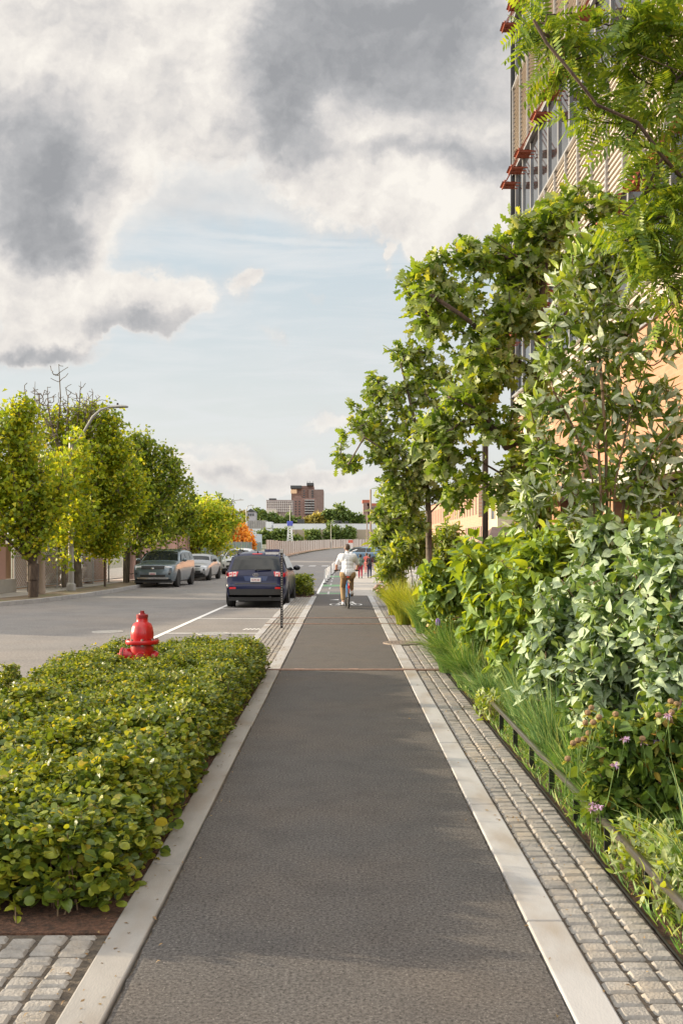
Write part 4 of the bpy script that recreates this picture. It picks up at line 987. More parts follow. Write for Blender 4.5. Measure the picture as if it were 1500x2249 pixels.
b = MB(); b.lathe([(.134, .705), (.136, .76), (.134, .80), (.13, .815), (.122, .86), (.105, .90), (.075, .918), (.068, .93), (.067, .965)], 48, rib=lambda a, z: 1+(.035*max(0, math.cos(a*7))**4 if .72 < z < .905 else 0)); b.build('bonnet', M_hyd, hx, smooth=True, auto=40)
b = MB(); b.lathe([(.067, .965), (.068, .97), (.071, .972), (.071, 1.005), (.064, 1.012), (.04, 1.014), (.038, 1.024), (.026, 1.026)], 28); b.lathe([(.026, 1.02), (.026, 1.055), (0, 1.056)], 5); b.build('operating_nut', mat('hydrant_red_dark', (.24, .008, .012), rough=.4), hx, smooth=True, auto=35)
b = MB(); b.lathe([(.085, -.10), (.092, -.16), (.088, -.20), (.095, -.205), (.095, -.215)], 28, (0, 0, .51), ax='x'); pn = b.build('pumper_nozzle', M_hyd, hx, smooth=True, auto=35)
b = MB(); b.lathe([(.088, -.213), (.088, -.225)], 24, (0, 0, .51), ax='x'); b.build('gasket', M_black, pn)
b = MB(); b.lathe([(0, -.30), (.03, -.30), (.03, -.268), (.085, -.262), (.100, -.25), (.100, -.225)], 28, (0, 0, .51), ax='x'); b.build('cap', M_hyd, pn, smooth=True, auto=35)
b = MB(); b.lathe([(.07, -.10), (.072, -.165), (.066, -.17)], 24, (.02, 0, .50), ax='y'); hn = b.build('hose_nozzle', M_hyd, hx, smooth=True, auto=35)
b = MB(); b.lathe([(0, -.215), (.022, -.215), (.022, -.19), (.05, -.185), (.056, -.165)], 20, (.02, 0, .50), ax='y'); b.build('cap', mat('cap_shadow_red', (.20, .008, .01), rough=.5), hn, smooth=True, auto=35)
b = MB(); b.lathe([(.07, .10), (.072, .165), (.05, .2), (0, .2)], 20, (0, 0, .50), ax='x'); b.build('side_nozzle', M_hyd, hx, smooth=True, auto=35)
b = MB(); b.tube([(-.03, -.15, .54), (-.06, -.18, .46), (-.04, -.18, .40), (.0, -.2, .42), (.02, -.2, .47)], .004, 5); b.build('chain', M_galv, hx)

# ------------------------------------------------------------------ low garden rail
M_rail = mat('rail_tube_bronze', (.13, .115, .105), (.18, .16, .145), 5, .3, metal=.75)
rl = thing('garden_rail', 'low tubular rail on black flat posts edging the planting', 'railing', (1.51, 4, 0))
b = MB(); b.tube([(0, -2.2, .20), (0, 0, .20), (0, 5, .205), (0, 10.2, .20)], .023, 12); b.build('top_tube', M_rail, rl, smooth=True, auto=60)
for i in range(16):
    y = -1.35+i*.757
    b = MB(); b.box(-.02, .02, y-.008, y+.008, -.05, .185); b.build('post', M_black, rl, bevel=.002)
b = MB(); b.box(-.05, -.044, -3, 10.3, -.03, .004); b.build('edging', M_black, rl)
# ------------------------------------------------------------------ low hedges
def hedge(name, label, poly, h, n, tm, size, m, seed, ntw=500, amp=.05, side_n=.35, far_y=None, edge=.22, ox=0):
    rng = np.random.default_rng(seed); poly = np.array(poly, float); lo, hi = poly.min(0), poly.max(0)
    def inside(p):
        c = np.zeros(len(p), bool); dmin = np.full(len(p), 9.)
        for a, b in zip(poly, np.roll(poly, -1, 0)):
            t = ((a[1] > p[:, 1]) != (b[1] > p[:, 1])) & (p[:, 0] < (b[0]-a[0])*(p[:, 1]-a[1])/(b[1]-a[1]+1e-12)+a[0]); c ^= t
            ab = b-a; s = np.clip(((p-a)@ab)/(ab@ab), 0, 1); dmin = np.minimum(dmin, np.linalg.norm(p-(a+s[:, None]*ab), axis=1))
        return c, dmin
    P = rng.random((int(n*1.6), 2))*(hi-lo)+lo; c, d = inside(P); P, d = P[c][:n], d[c][:n]
    top = (h+amp*wob(P[:, 0]*1.6, P[:, 1]*1.6)+amp*.7*wob(P[:, 0]*4+3, P[:, 1]*4)+rng.normal(0, amp*.25, len(P)))*np.clip(.74+.26*np.sqrt(np.clip(d/edge, 0, 1)), 0, 1)
    side = (rng.random(len(P)) < side_n) | (d < .16)
    dep = np.abs(rng.normal(0, .07, len(P))); z = np.where(side, top*(.12+.88*rng.random(len(P))), top-dep)
    root = thing(name, label, 'hedge', (float(poly[:, 0].mean()), float(poly[:, 1].mean()), 0)); o = np.array([root.location.x, root.location.y, 0])
    ctr = np.stack([P[:, 0], P[:, 1], np.maximum(z, .02)], 1)-o
    # leaves grow in little sprays up a shoot
    m_ = 9; ns = len(ctr)//m_; ctr = ctr[rng.choice(len(ctr), ns, replace=False)]; ax = unit(rng.normal(0, .45, (ns, 3))+np.array([0, 0, .8]))
    t_ = rng.random((ns, m_)); ph = rng.random((ns, m_))*6.283; rad = np.stack([np.cos(ph), np.sin(ph), 0*ph], 2)
    pos = (ctr[:, None]+ax[:, None]*((t_-.65)*size*2.9)[..., None]+rad*(size*.30)).reshape(-1, 3)
    D = unit(rad*1.0+ax[:, None]*(.15+.55*t_)[..., None]+rng.normal(0, .22, (ns, m_, 3))).reshape(-1, 3); U = unit(np.repeat(ax, m_, 0)+rng.normal(0, .35, (ns*m_, 3)))
    k = len(pos); sz = (size*(1.25-.55*t_)*(1+rng.normal(0, .2, (ns, m_)))).clip(size*.35, size*1.7).reshape(-1)
    pos[:, 2] = np.maximum(pos[:, 2], .012); P = pos[:, :2]+o[:2]
    if far_y is None: leaves_mesh('foliage', pos, D, U, sz, tm, m, root)
    else:
        near = P[:, 1] < far_y
        leaves_mesh('foliage', pos[near], D[near], U[near], sz[near], tm, m, root); leaves_mesh('foliage', pos[~near], D[~near], U[~near], sz[~near], CHEAP, m, root)
    i = rng.choice(k, min(ntw, k), replace=False); A = pos[i].copy(); A[:, 2] = 0.0; A[:, :2] += rng.normal(0, .035, (len(i), 2)); B = pos[i]+np.array([0, 0, .015])
    tubes_mesh('twigs', A, B, np.full(len(i), .0045), np.full(len(i), .0022), M_twig, root, 4)
    return root
hedge('low_hedge', 'broad knee high hedge around the red hydrant in the left foreground', [(-1.10, 4.78), (-1.08, 14.3), (-1.75, 14.55), (-2.7, 14.5), (-3.3, 13.4), (-3.52, 12.2), (-3.2, 9.2), (-3.1, 7.5), (-3.1, 4.8)], .43, 170000, ROUND, .046, M_hedge, 7, 1800, far_y=9.2, amp=.075, edge=.14, side_n=.30)
hedge('clipped_hedge', 'small clipped hedge block beside the blue car at the end of the sett strip', [(-1.12, 34.6), (-1.12, 37.2), (-3.3, 37.2), (-3.3, 35.2), (-2.4, 34.6)], .66, 9000, CHEAP, .09, M_hedge, 8, 200, amp=.03, edge=.1)
tree('round_bush', 'small round dark bush at the far left edge of the low hedge', 'bush', [[(-3.52, 10.5, 0), (-3.52, 10.5, .3)]], [((-3.52, 10.5, .40), .15, 130)], M_hedge, M_twig, CHEAP, k=14, size=.03, spread=.03, rad=(.012, .002), seed=4, step=.1, leafpart='foliage')

# ------------------------------------------------------------------ near trees on the right
A_ = lambda x, y, Y: tuple(at(x, y, Y))
tb = (2.55, 13.2, 0)
tree('oak_tree', 'tall oak with big lobed leaves leaning out in front of the office corner', 'tree',
    [[tb, A_(1172, 1120, 13.2), A_(1160, 960, 13.2), A_(1170, 860, 13.2), A_(1182, 760, 13.1), A_(1190, 640, 13), A_(1208, 520, 13), A_(1215, 450, 13)],
     [A_(1160, 960, 13.2), A_(1110, 985, 12.9), A_(1060, 905, 12.6), A_(1010, 880, 12.5)], [A_(1182, 760, 13.1), A_(1240, 690, 13.3), A_(1285, 600, 13.6)], [A_(1175, 830, 13.1), A_(1100, 760, 12.7), A_(1010, 690, 12.5), A_(950, 650, 12.5)], [A_(1195, 620, 13), A_(1130, 560, 12.7), A_(1070, 520, 12.5)]],
    pxblobs([(1250, 455, 80, 26), (1180, 470, 70, 20), (1300, 480, 50, 12), (1140, 540, 85, 26), (1050, 540, 45, 12), (985, 640, 80, 26), (1080, 650, 90, 26), (930, 690, 50, 14), (925, 620, 45, 12), (1010, 740, 75, 22), (1090, 770, 90, 26), (1020, 850, 90, 26), (1130, 860, 75, 20), (1070, 950, 95, 28), (985, 930, 75, 22), (1120, 1030, 75, 20), (960, 985, 50, 14), (1000, 1010, 60, 16), (1240, 560, 60, 14, .6), (1280, 640, 60, 10, .8), (1060, 1060, 50, 10), (1180, 1075, 60, 14, .3), (1110, 690, 70, 14), (1170, 600, 70, 14)], 13.0, dens=1.15),
    M_oak, M_bark, OAK, k=13, size=.155, clump=.3, spread=.13, droop=.28, rad=(.085, .005), seed=11)
tree('oak_tree', 'slender young oak with pale brown trunk nearer the path bend', 'tree',
    [[(1.78, 21.5, 0), A_(942, 1230, 21.5), A_(941, 1130, 21.5), A_(935, 1030, 21.4), A_(905, 900, 21.2), A_(880, 800, 21)], [A_(941, 1130, 21.5), A_(975, 1095, 21.5), A_(1005, 1070, 21.4)], [A_(938, 1080, 21.5), A_(860, 1000, 21), A_(800, 960, 20.7), A_(765, 1020, 20.6)], [A_(942, 1150, 21.5), A_(895, 1135, 21.3), A_(860, 1140, 21.2)]],
    pxblobs([(800, 935, 45, 26), (770, 1012, 26, 14), (835, 865, 45, 24), (880, 790, 40, 20), (930, 800, 55, 22), (915, 870, 65, 34), (860, 950, 55, 30), (950, 940, 60, 28), (890, 1020, 55, 28), (945, 1020, 55, 24), (930, 1090, 45, 22), (985, 1080, 35, 14), (1010, 1060, 22, 8), (865, 1085, 40, 18), (850, 1130, 30, 12), (900, 1140, 35, 14), (820, 990, 30, 12), (975, 870, 50, 18)], 21.2, dens=1.15),
    M_oak, M_barkg, OAK, k=13, size=.155, clump=.3, spread=.14, droop=.25, rad=(.075, .006), seed=12)
Ym = 9.3; mb = A_(1332, 1196, Ym); mb = (mb[0], mb[1], 0)
st = []
for xs in ([(1332, 1100), (1330, 980), (1322, 860), (1312, 720), (1300, 580), (1298, 520)], [(1318, 1080), (1312, 940), (1305, 800), (1330, 660), (1370, 600)], [(1350, 1060), (1385, 900), (1420, 800), (1450, 740)], [(1300, 1050), (1255, 930), (1215, 860), (1200, 790)], [(1290, 1100), (1230, 1030), (1180, 960), (1165, 900)], [(1370, 1090), (1430, 1000), (1480, 940)], [(1340, 1000), (1345, 870), (1370, 760), (1390, 690)]):
    st.append([mb]+[A_(x, y, Ym+.25*math.sin(i+x)) for i, (x, y) in enumerate(xs)])
tree('sweetbay_tree', 'multi stemmed sweetbay with silvery leaf undersides in front of the salmon brick', 'tree', st,
    pxblobs([(1300, 545, 55, 14), (1255, 610, 55, 12), (1370, 590, 50, 10), (1300, 660, 65, 14), (1240, 700, 50, 10), (1390, 690, 55, 9), (1215, 790, 45, 9), (1300, 770, 75, 14), (1370, 790, 60, 10), (1450, 760, 45, 6), (1240, 860, 65, 12), (1180, 890, 50, 9), (1330, 880, 70, 12), (1400, 880, 50, 8), (1280, 950, 75, 13), (1190, 980, 55, 10), (1470, 930, 50, 8), (1380, 980, 60, 9), (1230, 1050, 70, 13), (1160, 1080, 45, 9), (1310, 1050, 60, 9), (1430, 1040, 60, 9), (1490, 1010, 40, 5), (1400, 1090, 60, 9), (1150, 1120, 35, 7), (1270, 1120, 60, 10), (1480, 1100, 45, 6), (1450, 850, 45, 5)], Ym, dens=1.5),
    M_mag, M_twig, LANCE, k=11, size=.135, spread=.10, droop=-.25, up=.55, rad=(.032, .004), seed=13, step=.18, jit=.2)
Yh = 6.6; hb = (3.35, Yh+.1, 0)
st = [[hb, (3.3, Yh, 2.2), (3.15, Yh, 3.2), (2.9, Yh, 4.2)], [(3.2, Yh, 2.9), A_(1640, 520, Yh), A_(1500, 395, Yh), A_(1455, 345, Yh-.1), A_(1400, 270, Yh-.2), A_(1310, 230, Yh-.3), A_(1255, 160, Yh-.35), A_(1200, 95, Yh-.35), A_(1172, 45, Yh-.35)],
    [(3.05, Yh, 3.7), A_(1600, 130, Yh), A_(1450, 25, Yh+.2), A_(1330, -20, Yh+.3)], [(3.25, Yh, 2.5), A_(1600, 640, Yh+.2), A_(1500, 560, Yh+.2), A_(1420, 540, Yh+.2), A_(1385, 610, Yh+.2)], [A_(1455, 345, Yh-.1), A_(1410, 430, Yh), A_(1365, 470, Yh)], [A_(1600, 300, Yh), A_(1500, 160, Yh-.3), A_(1400, 120, Yh-.4)]]
tree('locust_tree', 'feathery pinnate leaved tree hanging into the top right of the view', 'tree', st,
    pxblobs([(1190, 60, 42, 9), (1250, 70, 45, 6), (1320, 50, 60, 9), (1400, 60, 70, 14), (1470, 60, 60, 12), (1230, 140, 45, 6), (1330, 140, 45, 3), (1420, 150, 60, 7), (1490, 160, 50, 9), (1285, 215, 36, 5), (1350, 255, 40, 5), (1400, 310, 42, 6), (1470, 300, 45, 6), (1480, 420, 50, 9), (1420, 440, 45, 8), (1390, 500, 40, 7), (1460, 530, 60, 12), (1500, 610, 50, 9), (1440, 610, 40, 6), (1490, 680, 35, 5), (1530, 480, 60, 9), (1540, 250, 70, 9), (1540, 50, 70, 10)], Yh, dens=.72),
    M_loc, M_bark, PIN, k=5, size=.24, spread=.10, droop=.35, up=.9, rad=(.026, .003), seed=14, step=.15, jit=.2)

# ------------------------------------------------------------------ shrubs on the right
def shrub(name, label, X, Y, blobs, m, tm, size, seed, k=9, dens=1.0, cat='shrub', droop=.25, group=None, spread=.1, ns=6, bark=None, up=.7):
    rng = np.random.default_rng(seed); base = (X, Y, 0); st = []
    cs = pxblobs(blobs, Y, dens=dens)
    for i in range(ns):
        c, r, n = cs[i % len(cs)]; st.append([base, tuple((np.array(base)*.55+np.array(c)*.45)+rng.normal(0, .08, 3)), tuple(np.array(c)+rng.normal(0, .1, 3))])
    return tree(name, label, cat, st, cs, m, bark or M_twig, tm, k=k, size=size, spread=spread, droop=droop, up=up, rad=(.018, .003), seed=seed, step=.16, group=group, leafpart='foliage')
shrub('broadleaf_shrub', 'bright green broad leaved shrub, the farthest of the mass and nearest the golden grass', 1.75, 16.5, [(955, 1315, 45, 30), (985, 1270, 60, 40), (1005, 1340, 60, 40), (1040, 1235, 55, 34), (1045, 1300, 60, 34), (950, 1280, 30, 14)], M_buck, DOGT, .18, 21, dens=1.05, droop=.5)
shrub('broadleaf_shrub', 'lime green broad leaved shrub right in front of the black lamp pole foot', 1.95, 13, [(1060, 1240, 70, 40), (1080, 1320, 75, 45), (1120, 1210, 60, 34), (1045, 1390, 50, 24), (1110, 1400, 60, 30)], M_buck, DOGT, .15, 22, dens=1.15, droop=.5)
shrub('broadleaf_shrub', 'large mixed green shrub below the leaning oak trunk', 2.0, 10.6, [(1150, 1280, 90, 46), (1150, 1380, 85, 46), (1210, 1220, 80, 42), (1115, 1440, 60, 26), (1265, 1185, 55, 24), (1200, 1440, 70, 30)], M_buck, DOGT, .125, 23, dens=1.25, droop=.55)
shrub('dogwood_shrub', 'grey green dogwood with some lime shoots in the middle of the right planting', 2.25, 8.9, [(1260, 1320, 95, 50), (1220, 1420, 85, 46), (1330, 1235, 85, 40), (1195, 1500, 60, 24), (1290, 1430, 85, 42), (1310, 1170, 50, 16)], M_dog, DOGT, .098, 24, dens=1.5, droop=.5, k=11)
shrub('dogwood_shrub', 'silvery dogwood with dense pale leaves above the tall sedge', 2.2, 7.7, [(1370, 1330, 110, 60), (1335, 1440, 100, 55), (1425, 1225, 90, 44), (1295, 1525, 65, 28), (1400, 1530, 75, 34), (1430, 1430, 90, 42)], M_dog, DOGT, .092, 25, dens=1.6, droop=.5, k=12)
shrub('dogwood_shrub', 'silvery dogwood at the right picture edge above the lilac flowers', 2.45, 6.9, [(1490, 1370, 100, 52), (1480, 1490, 85, 44), (1530, 1260, 95, 40), (1570, 1440, 100, 40), (1460, 1220, 60, 22)], M_dog, DOGT, .088, 26, dens=1.6, droop=.5, k=12)
shrub('broadleaf_shrub', 'yellow green shrub row tops at the foot of the silvery sweetbay', 3.0, 11.4, [(1300, 1185, 55, 36), (1225, 1190, 50, 30), (1380, 1170, 50, 30), (1440, 1180, 50, 28), (1150, 1200, 50, 26), (1330, 1240, 70, 36), (1500, 1190, 50, 24)], M_buck, DOGT, .13, 27, dens=1.0)
shrub('dark_shrub', 'dark green evergreen shrub behind the planting under the office windows', 4.0, 15.5, [(1240, 1230, 90, 70), (1330, 1230, 80, 60), (1180, 1240, 70, 50), (1400, 1240, 90, 60)], M_oak, CHEAP, .13, 28, k=9)
shrub('dark_shrub', 'dusky shrub behind the young oak trunk', 2.9, 25, [(985, 1175, 32, 34), (1000, 1215, 40, 40), (970, 1215, 30, 26), (1020, 1245, 36, 30), (960, 1250, 30, 20)], M_swb, LANCE, .17, 29, k=11, droop=-.1, dens=1.3)
shrub('sweetbay_shrub', 'tall leafy sweetbay shrub beside the path near the pedestrians', 1.72, 27.5, [(862, 1150, 40, 34), (850, 1195, 32, 28), (890, 1115, 42, 32), (885, 1195, 48, 36), (843, 1235, 22, 18), (852, 1092, 26, 16), (910, 1165, 45, 30), (905, 1060, 36, 22), (832, 1185, 16, 10), (870, 1240, 36, 26), (928, 1215, 30, 20)], M_swb, LANCE, .20, 30, k=13, droop=-.1, spread=.16, dens=1.5)
shrub('sweetbay_shrub', 'short sweetbay with a thin leaning stem in front of the taller one', 1.55, 23.5, [(880, 1215, 36, 30), (905, 1200, 34, 26), (860, 1245, 26, 18), (930, 1190, 26, 16), (850, 1262, 18, 12)], M_swb, LANCE, .17, 31, k=12, droop=-.1, dens=1.4)
shrub('flowering_shrub', 'low yellow green shrub with dusty pink flower heads beside the path end', 1.45, 29, [(845, 1275, 24, 26), (865, 1265, 26, 26), (835, 1295, 18, 16), (880, 1285, 26, 22), (860, 1300, 22, 16)], M_buck, CHEAPN, .10, 32, k=12)
fs = bpy.data.objects['flowering_shrub']; rn = random.Random(3)
M_pinkf = mat('dusty_pink', (.52, .33, .30), (.62, .45, .40), 20, .8)
for i in range(16):
    p = at(rn.uniform(822, 858), rn.uniform(1268, 1298), 28.6+rn.uniform(-.3, .2)); b = MB(); b.ball(p-fs.location, .055, .055, .035, 8, 5); b.build('flower_head', M_pinkf, fs, smooth=True)
shrub('small_shrub', 'small dark shrub with lime tips at the paving edge under the broad leaves', 1.72, 15.2, [(965, 1385, 32, 34), (990, 1400, 30, 30), (950, 1400, 20, 14), (985, 1370, 26, 20)], M_mon, CHEAP, .05, 33, k=16, spread=.05)
pf = thing('iris_flower', 'single purple flower standing above the small dark shrub', 'flower', (1.42+.02, 15.0, 0)); b = MB(); b.tube([(0, 0, 0), (.02, 0, .35), (.0, 0, .58)], .006, 5); b.build('stem', M_yuc, pf)
b = MB()
for i in range(5): b.ball((.02*math.cos(i*1.26), .02*math.sin(i*1.26), .62+.02*(i % 2)), .022, .022, .05, 8, 5)
b.build('petal', mat('violet_petal', (.14, .05, .34), (.22, .10, .45), 30), pf, smooth=True)
# bergamot clump with lilac flowers and round seed heads
mon = shrub('bergamot_clump', 'leafy bergamot clump with lilac flowers and round brown seed heads by the rail', 1.95, 5.9, [(1330, 1650, 70, 40), (1420, 1640, 80, 46), (1400, 1740, 90, 50), (1480, 1700, 90, 50), (1330, 1740, 60, 28), (1440, 1810, 75, 36), (1500, 1600, 60, 28), (1380, 1620, 50, 20), (1540, 1780, 80, 36), (1360, 1800, 50, 20)], M_mon, POINT, .075, 34, k=12, spread=.09, ns=10)
M_seed = mat('seed_head_brown', (.20, .12, .06), (.30, .20, .10), 60, .9, bump=.8, bscale=120)
M_lil = leafmat('lilac_petal', [(0, (.40, .26, .48)), (1, (.62, .46, .68))], trans=.3)
M_ybr = leafmat('yellow_bract', [(0, (.22, .28, .04)), (1, (.45, .40, .06))], trans=.4)
rng = np.random.default_rng(5)
def flower(x, y, kind):
    p = np.array(at(x, y, 5.75+rng.normal(0, .12)))-np.array(mon.location)
    if kind == 's':
        b = MB(); b.ball(p, .019, .019, .017, 10, 7); hd_ = b.build('seed_head', M_seed, mon, smooth=True)
        k = 7; a = rng.random(k)*6.28; D_ = np.stack([np.cos(a), np.sin(a), -.3+0*a], 1); lf = leaves_mesh('bract', np.tile(p+[0, 0, -.014], (k, 1)), D_, np.tile([0, 0, 1.], (k, 1)), np.full(k, .04), CHEAP, M_ybr, hd_)
    else:
        k = 26; a = rng.random(k)*6.28; D_ = unit(np.stack([np.cos(a), np.sin(a), rng.normal(.1, .35, k)], 1)); leaves_mesh('blossom', np.tile(p, (k, 1)), D_, unit(rng.normal(0, .4, (k, 3))+[0, 0, 1]), rng.uniform(.022, .038, k), CHEAPN, M_lil, mon)
    tubes_mesh('stalk', [p+np.array([rng.normal(0, .03), .02, -.22])], [p], [.0032], [.0026], M_yuc, mon, 5)
for x, y in [(1290, 1565), (1298, 1554), (1315, 1575), (1351, 1568), (1302, 1586), (1285, 1587), (1258, 1632), (1268, 1626), (1282, 1623), (1246, 1666), (1445, 1570), (1474, 1564), (1485, 1546), (1472, 1540), (1470, 1582), (1472, 1706), (1292, 1610), (1410, 1622), (1455, 1617)]: flower(x, y, 's')
for x, y in [(1372, 1624), (1410, 1630), (1424, 1636), (1436, 1630), (1446, 1626), (1460, 1604), (1435, 1602), (1304, 1768), (1316, 1772), (1300, 1780), (1338, 1756), (1312, 1800), (1350, 1680), (1470, 1590), (1466, 1572)]: flower(x, y, 'f')

# ------------------------------------------------------------------ grasses
GG = 'sedge clumps along the right paving edge'
for i, (X, Y, Ln, n, lean, w, m, lab) in enumerate([
    (1.50, 14.0, .90, 900, 1.5, .008, M_grs, 'shaggy green sedge spilling over the paving beside the end of the steel channel'),
    (1.58, 12.5, .75, 800, 1.45, .007, M_grs, 'green sedge tuft behind the far end of the garden rail'),
    (1.60, 10.9, .62, 460, 1.35, .009, M_grb, 'pale striped sedge where the rail comes into view'),
    (1.72, 9.3, .85, 460, .85, .007, M_grb, 'upright blue green grass behind the first visible rail posts'),
    (1.70, 8.1, .80, 460, 1.0, .007, M_grb, 'blue green grass leaning through the middle of the rail'),
    (1.68, 7.0, .62, 420, 1.15, .007, M_grs, 'green sedge tuft left of the lilac flowers behind the rail'),
    (1.66, 6.1, .55, 380, 1.2, .007, M_grs, 'dark sedge tuft under the lilac flowers at the rail'),
    (1.80, 4.95, .75, 120, 1.25, .009, M_grb, 'tall arching pale grass at the right picture edge over the rail')]):
    grass('sedge_clump', lab, 'grass clump', (X, Y, 0), n, Ln, .13, lean, w, m, seed=40+i, wind=(-.75 if Y > 10 else -.3, -.15), group=GG)
GY = 'golden grass clumps beside the path'
for i, (X, Y, Ln, n, m, lab) in enumerate([(1.38, 22.4, 1.15, 900, M_gry, 'golden arching grass nearest the small dark shrub'), (1.66, 21.6, 1.05, 800, M_gry, 'golden green grass against the foot of the young oak'), (1.34, 25.4, 1.0, 800, M_gry, 'golden grass under the pink flower heads'), (1.66, 20.2, .9, 700, M_grs, 'green grass fringe between golden grass and broad leaves')]):
    grass('golden_grass', lab, 'grass clump', (X, Y, 0), n, Ln, .16, 1.15, .010, m, seed=60+i, wind=(-.2, -.15), group=GY)
grass('strap_plant', 'dark strap leaved plant between the two slim trunks', 'plant', (1.85, 22.9, 0), 70, 1.25, .07, .75, .05, M_yuc, seed=70, stiff=.6)
grass('strap_plant', 'broad bladed dark plant half hidden behind the young oak trunk', 'plant', (2.25, 23.6, 0), 60, 1.45, .07, .9, .05, M_yuc, seed=71, stiff=.6)
for i, (X, Y, lab) in enumerate([(1.64, 4.75, 'low lime green willow leaved plant at the right edge in front of the rail posts'), (1.62, 5.35, 'low leafy plant under the rail below the bergamot'), (1.55, 10.2, 'bright green weeds between paving and the pale striped sedge')]):
    rng = np.random.default_rng(80+i); root = thing('leafy_plant', lab, 'plant', (X, Y, 0)); n = 420
    a = rng.random(n)*6.28; r = .19*np.sqrt(rng.random(n)); P = np.stack([r*np.cos(a), r*np.sin(a)*1.5, .03+.24*rng.random(n)], 1)
    leaves_mesh('foliage', P, rng.normal(0, .6, (n, 3))+[0, 0, .6], rng.normal(0, .5, (n, 3))+[0, 0, .6], rng.uniform(.05, .09, n), LANCE, M_swb, root)
    j = rng.choice(n, 60, replace=False); tubes_mesh('stems', P[j]*[.6, .6, 0], P[j], np.full(60, .003), np.full(60, .002), M_twig, root, 4)
g_ = grass('ground_cover', None, None, (0, 0, 0), 1, .1, .1, 1, .01, M_grs); 
for ch in list(g_.children): bpy.data.objects.remove(ch)
bpy.data.objects.remove(g_)
rng = np.random.default_rng(93); n = 5200; yv = rng.uniform(3.6, 14, n); xv = 1.56+np.abs(rng.normal(0, .25, n)); A0 = np.stack([xv, yv, 0*xv], 1)
az = rng.random(n)*6.28; Dg = unit(np.stack([np.abs(np.cos(az))*.6-.12, np.sin(az)*.8, .75+.3*rng.random(n)], 1))
tagp(leaves_mesh('ground_cover', A0, Dg, np.stack([np.cos(az+1.5), np.sin(az+1.5), .2+0*az], 1), rng.uniform(.10, .28, n), leaf_tmpl(.018, 'lance', droop=.35, fold=.1), M_grs), kind='stuff')
n = 2600; yv = rng.uniform(3.8, 13.5, n); A0 = np.stack([rng.uniform(1.48, 1.68, n), yv, 0*yv], 1); az = rng.random(n)*6.28
tagp(leaves_mesh('ground_cover', A0, np.stack([np.cos(az)*.45, np.sin(az)*.5, .7+0*az], 1), np.stack([np.cos(az+1.5), np.sin(az+1.5), .2+0*az], 1), rng.uniform(.04, .11, n), leaf_tmpl(.05, 'lance', droop=.3, fold=.1), M_grs), kind='stuff')
# sparse litter of leaves on setts and mulch
rng = np.random.default_rng(90); n = 800
P = np.stack([np.where(rng.random(n) < .5, rng.normal(1.25, .2, n), rng.normal(-1.08, .12, n)), rng.uniform(3.2, 20, n), np.full(n, .012)], 1)
tagp(leaves_mesh('leaf_litter', P, rng.normal(0, 1, (n, 3))*[1, 1, .1], rng.normal(0, .25, (n, 3))+[0, 0, 1], rng.uniform(.012, .035, n), CHEAPN, leafmat('dry_leaf', [(0, (.16, .09, .04)), (1, (.32, .22, .10))], trans=.1)), kind='stuff')

# ------------------------------------------------------------------ trees along the far kerb
def ltree(label, bx, by, blobs, m, seed, size=.165, k=10, rad=.11, bark=None, name='maple_tree', dY=0, dens=1.0, tops=None, group='trees along the far kerb', tm=None, flat=1.0, z0=0.0, tpx=None):
    if name == 'maple_tree':
        fx = lambda y: .82+.58*min(1, max(0, (y-890)/230))
        blobs = [(bx+(q_[0]-bx)*fx(q_[1]), q_[1], q_[2]*(.78+.34*min(1, max(0, (q_[1]-900)/200))), q_[3])+tuple(q_[4:]) for q_ in blobs]
    g = gnd(bx, by, z0); Y = g.y; cs = pxblobs(blobs, Y, dens=dens*1.9); base = tuple(g)
    rr_ = np.random.default_rng(seed+500); ex = []; fork = np.array(at(bx+1, by-95, Y)); big = [q_ for q_ in cs if q_[2] >= 12]
    cs = [(c, r*.92, max(3, int(n*(.5 if n > 20 else .8)))) for c, r, n in cs]
    for c, r, n in big:
        for _ in range(4):
            u_ = rr_.normal(size=3)*np.array([.8, .8, .35])+np.array([0, 0, .75]); tip = np.array(c)+u_/np.linalg.norm(u_)*r*rr_.uniform(.9, 1.75)
            for t_ in np.linspace(.45, 1.0, 8): ex.append((tuple(fork+(tip-fork)*t_+np.array([0, 0, -.5*math.sin(t_*3.14)])*.3), .05+.22*(1-t_)*r, 2))
    cs = cs+ex
    pts = [(bx, by)]+(tpx or [(bx+2, by-70), (bx+1, by-150)]); trunk = [base]+[A_(x, y, Y) for x, y in pts[1:]]
    st = [trunk]; rng = np.random.default_rng(seed)
    for c, r, n in cs: 
        if n >= 24: st.append([trunk[-2 if len(trunk) > 2 else -1], tuple((np.array(trunk[-1])+np.array(c))/2+rng.normal(0, .15, 3)), c])
    return tree(name, label, 'tree', st, cs, m, bark or M_bark, tm or CHEAP, k=k, size=size, clump=.26, spread=.42, droop=.05, up=.4, rad=(rad, .008), seed=seed, step=.4, group=group, flat=flat)
ltree('leafless topped maple turning yellow at the far left edge with a dark trunk', 74, 1311, [(20, 960, 60, 40), (60, 1010, 60, 50), (10, 1060, 70, 50), (70, 1090, 60, 46), (20, 1150, 60, 46), (80, 1170, 50, 40), (-40, 1040, 70, 40), (110, 1050, 45, 26), (45, 915, 35, 14), (-50, 1140, 60, 30), (-60, 950, 60, 26), (25, 895, 8, 5), (55, 885, 7, 5), (5, 910, 9, 5), (40, 870, 5, 3), (80, 905, 8, 5), (60, 930, 14, 8)], M_far[1], 101, rad=.17)
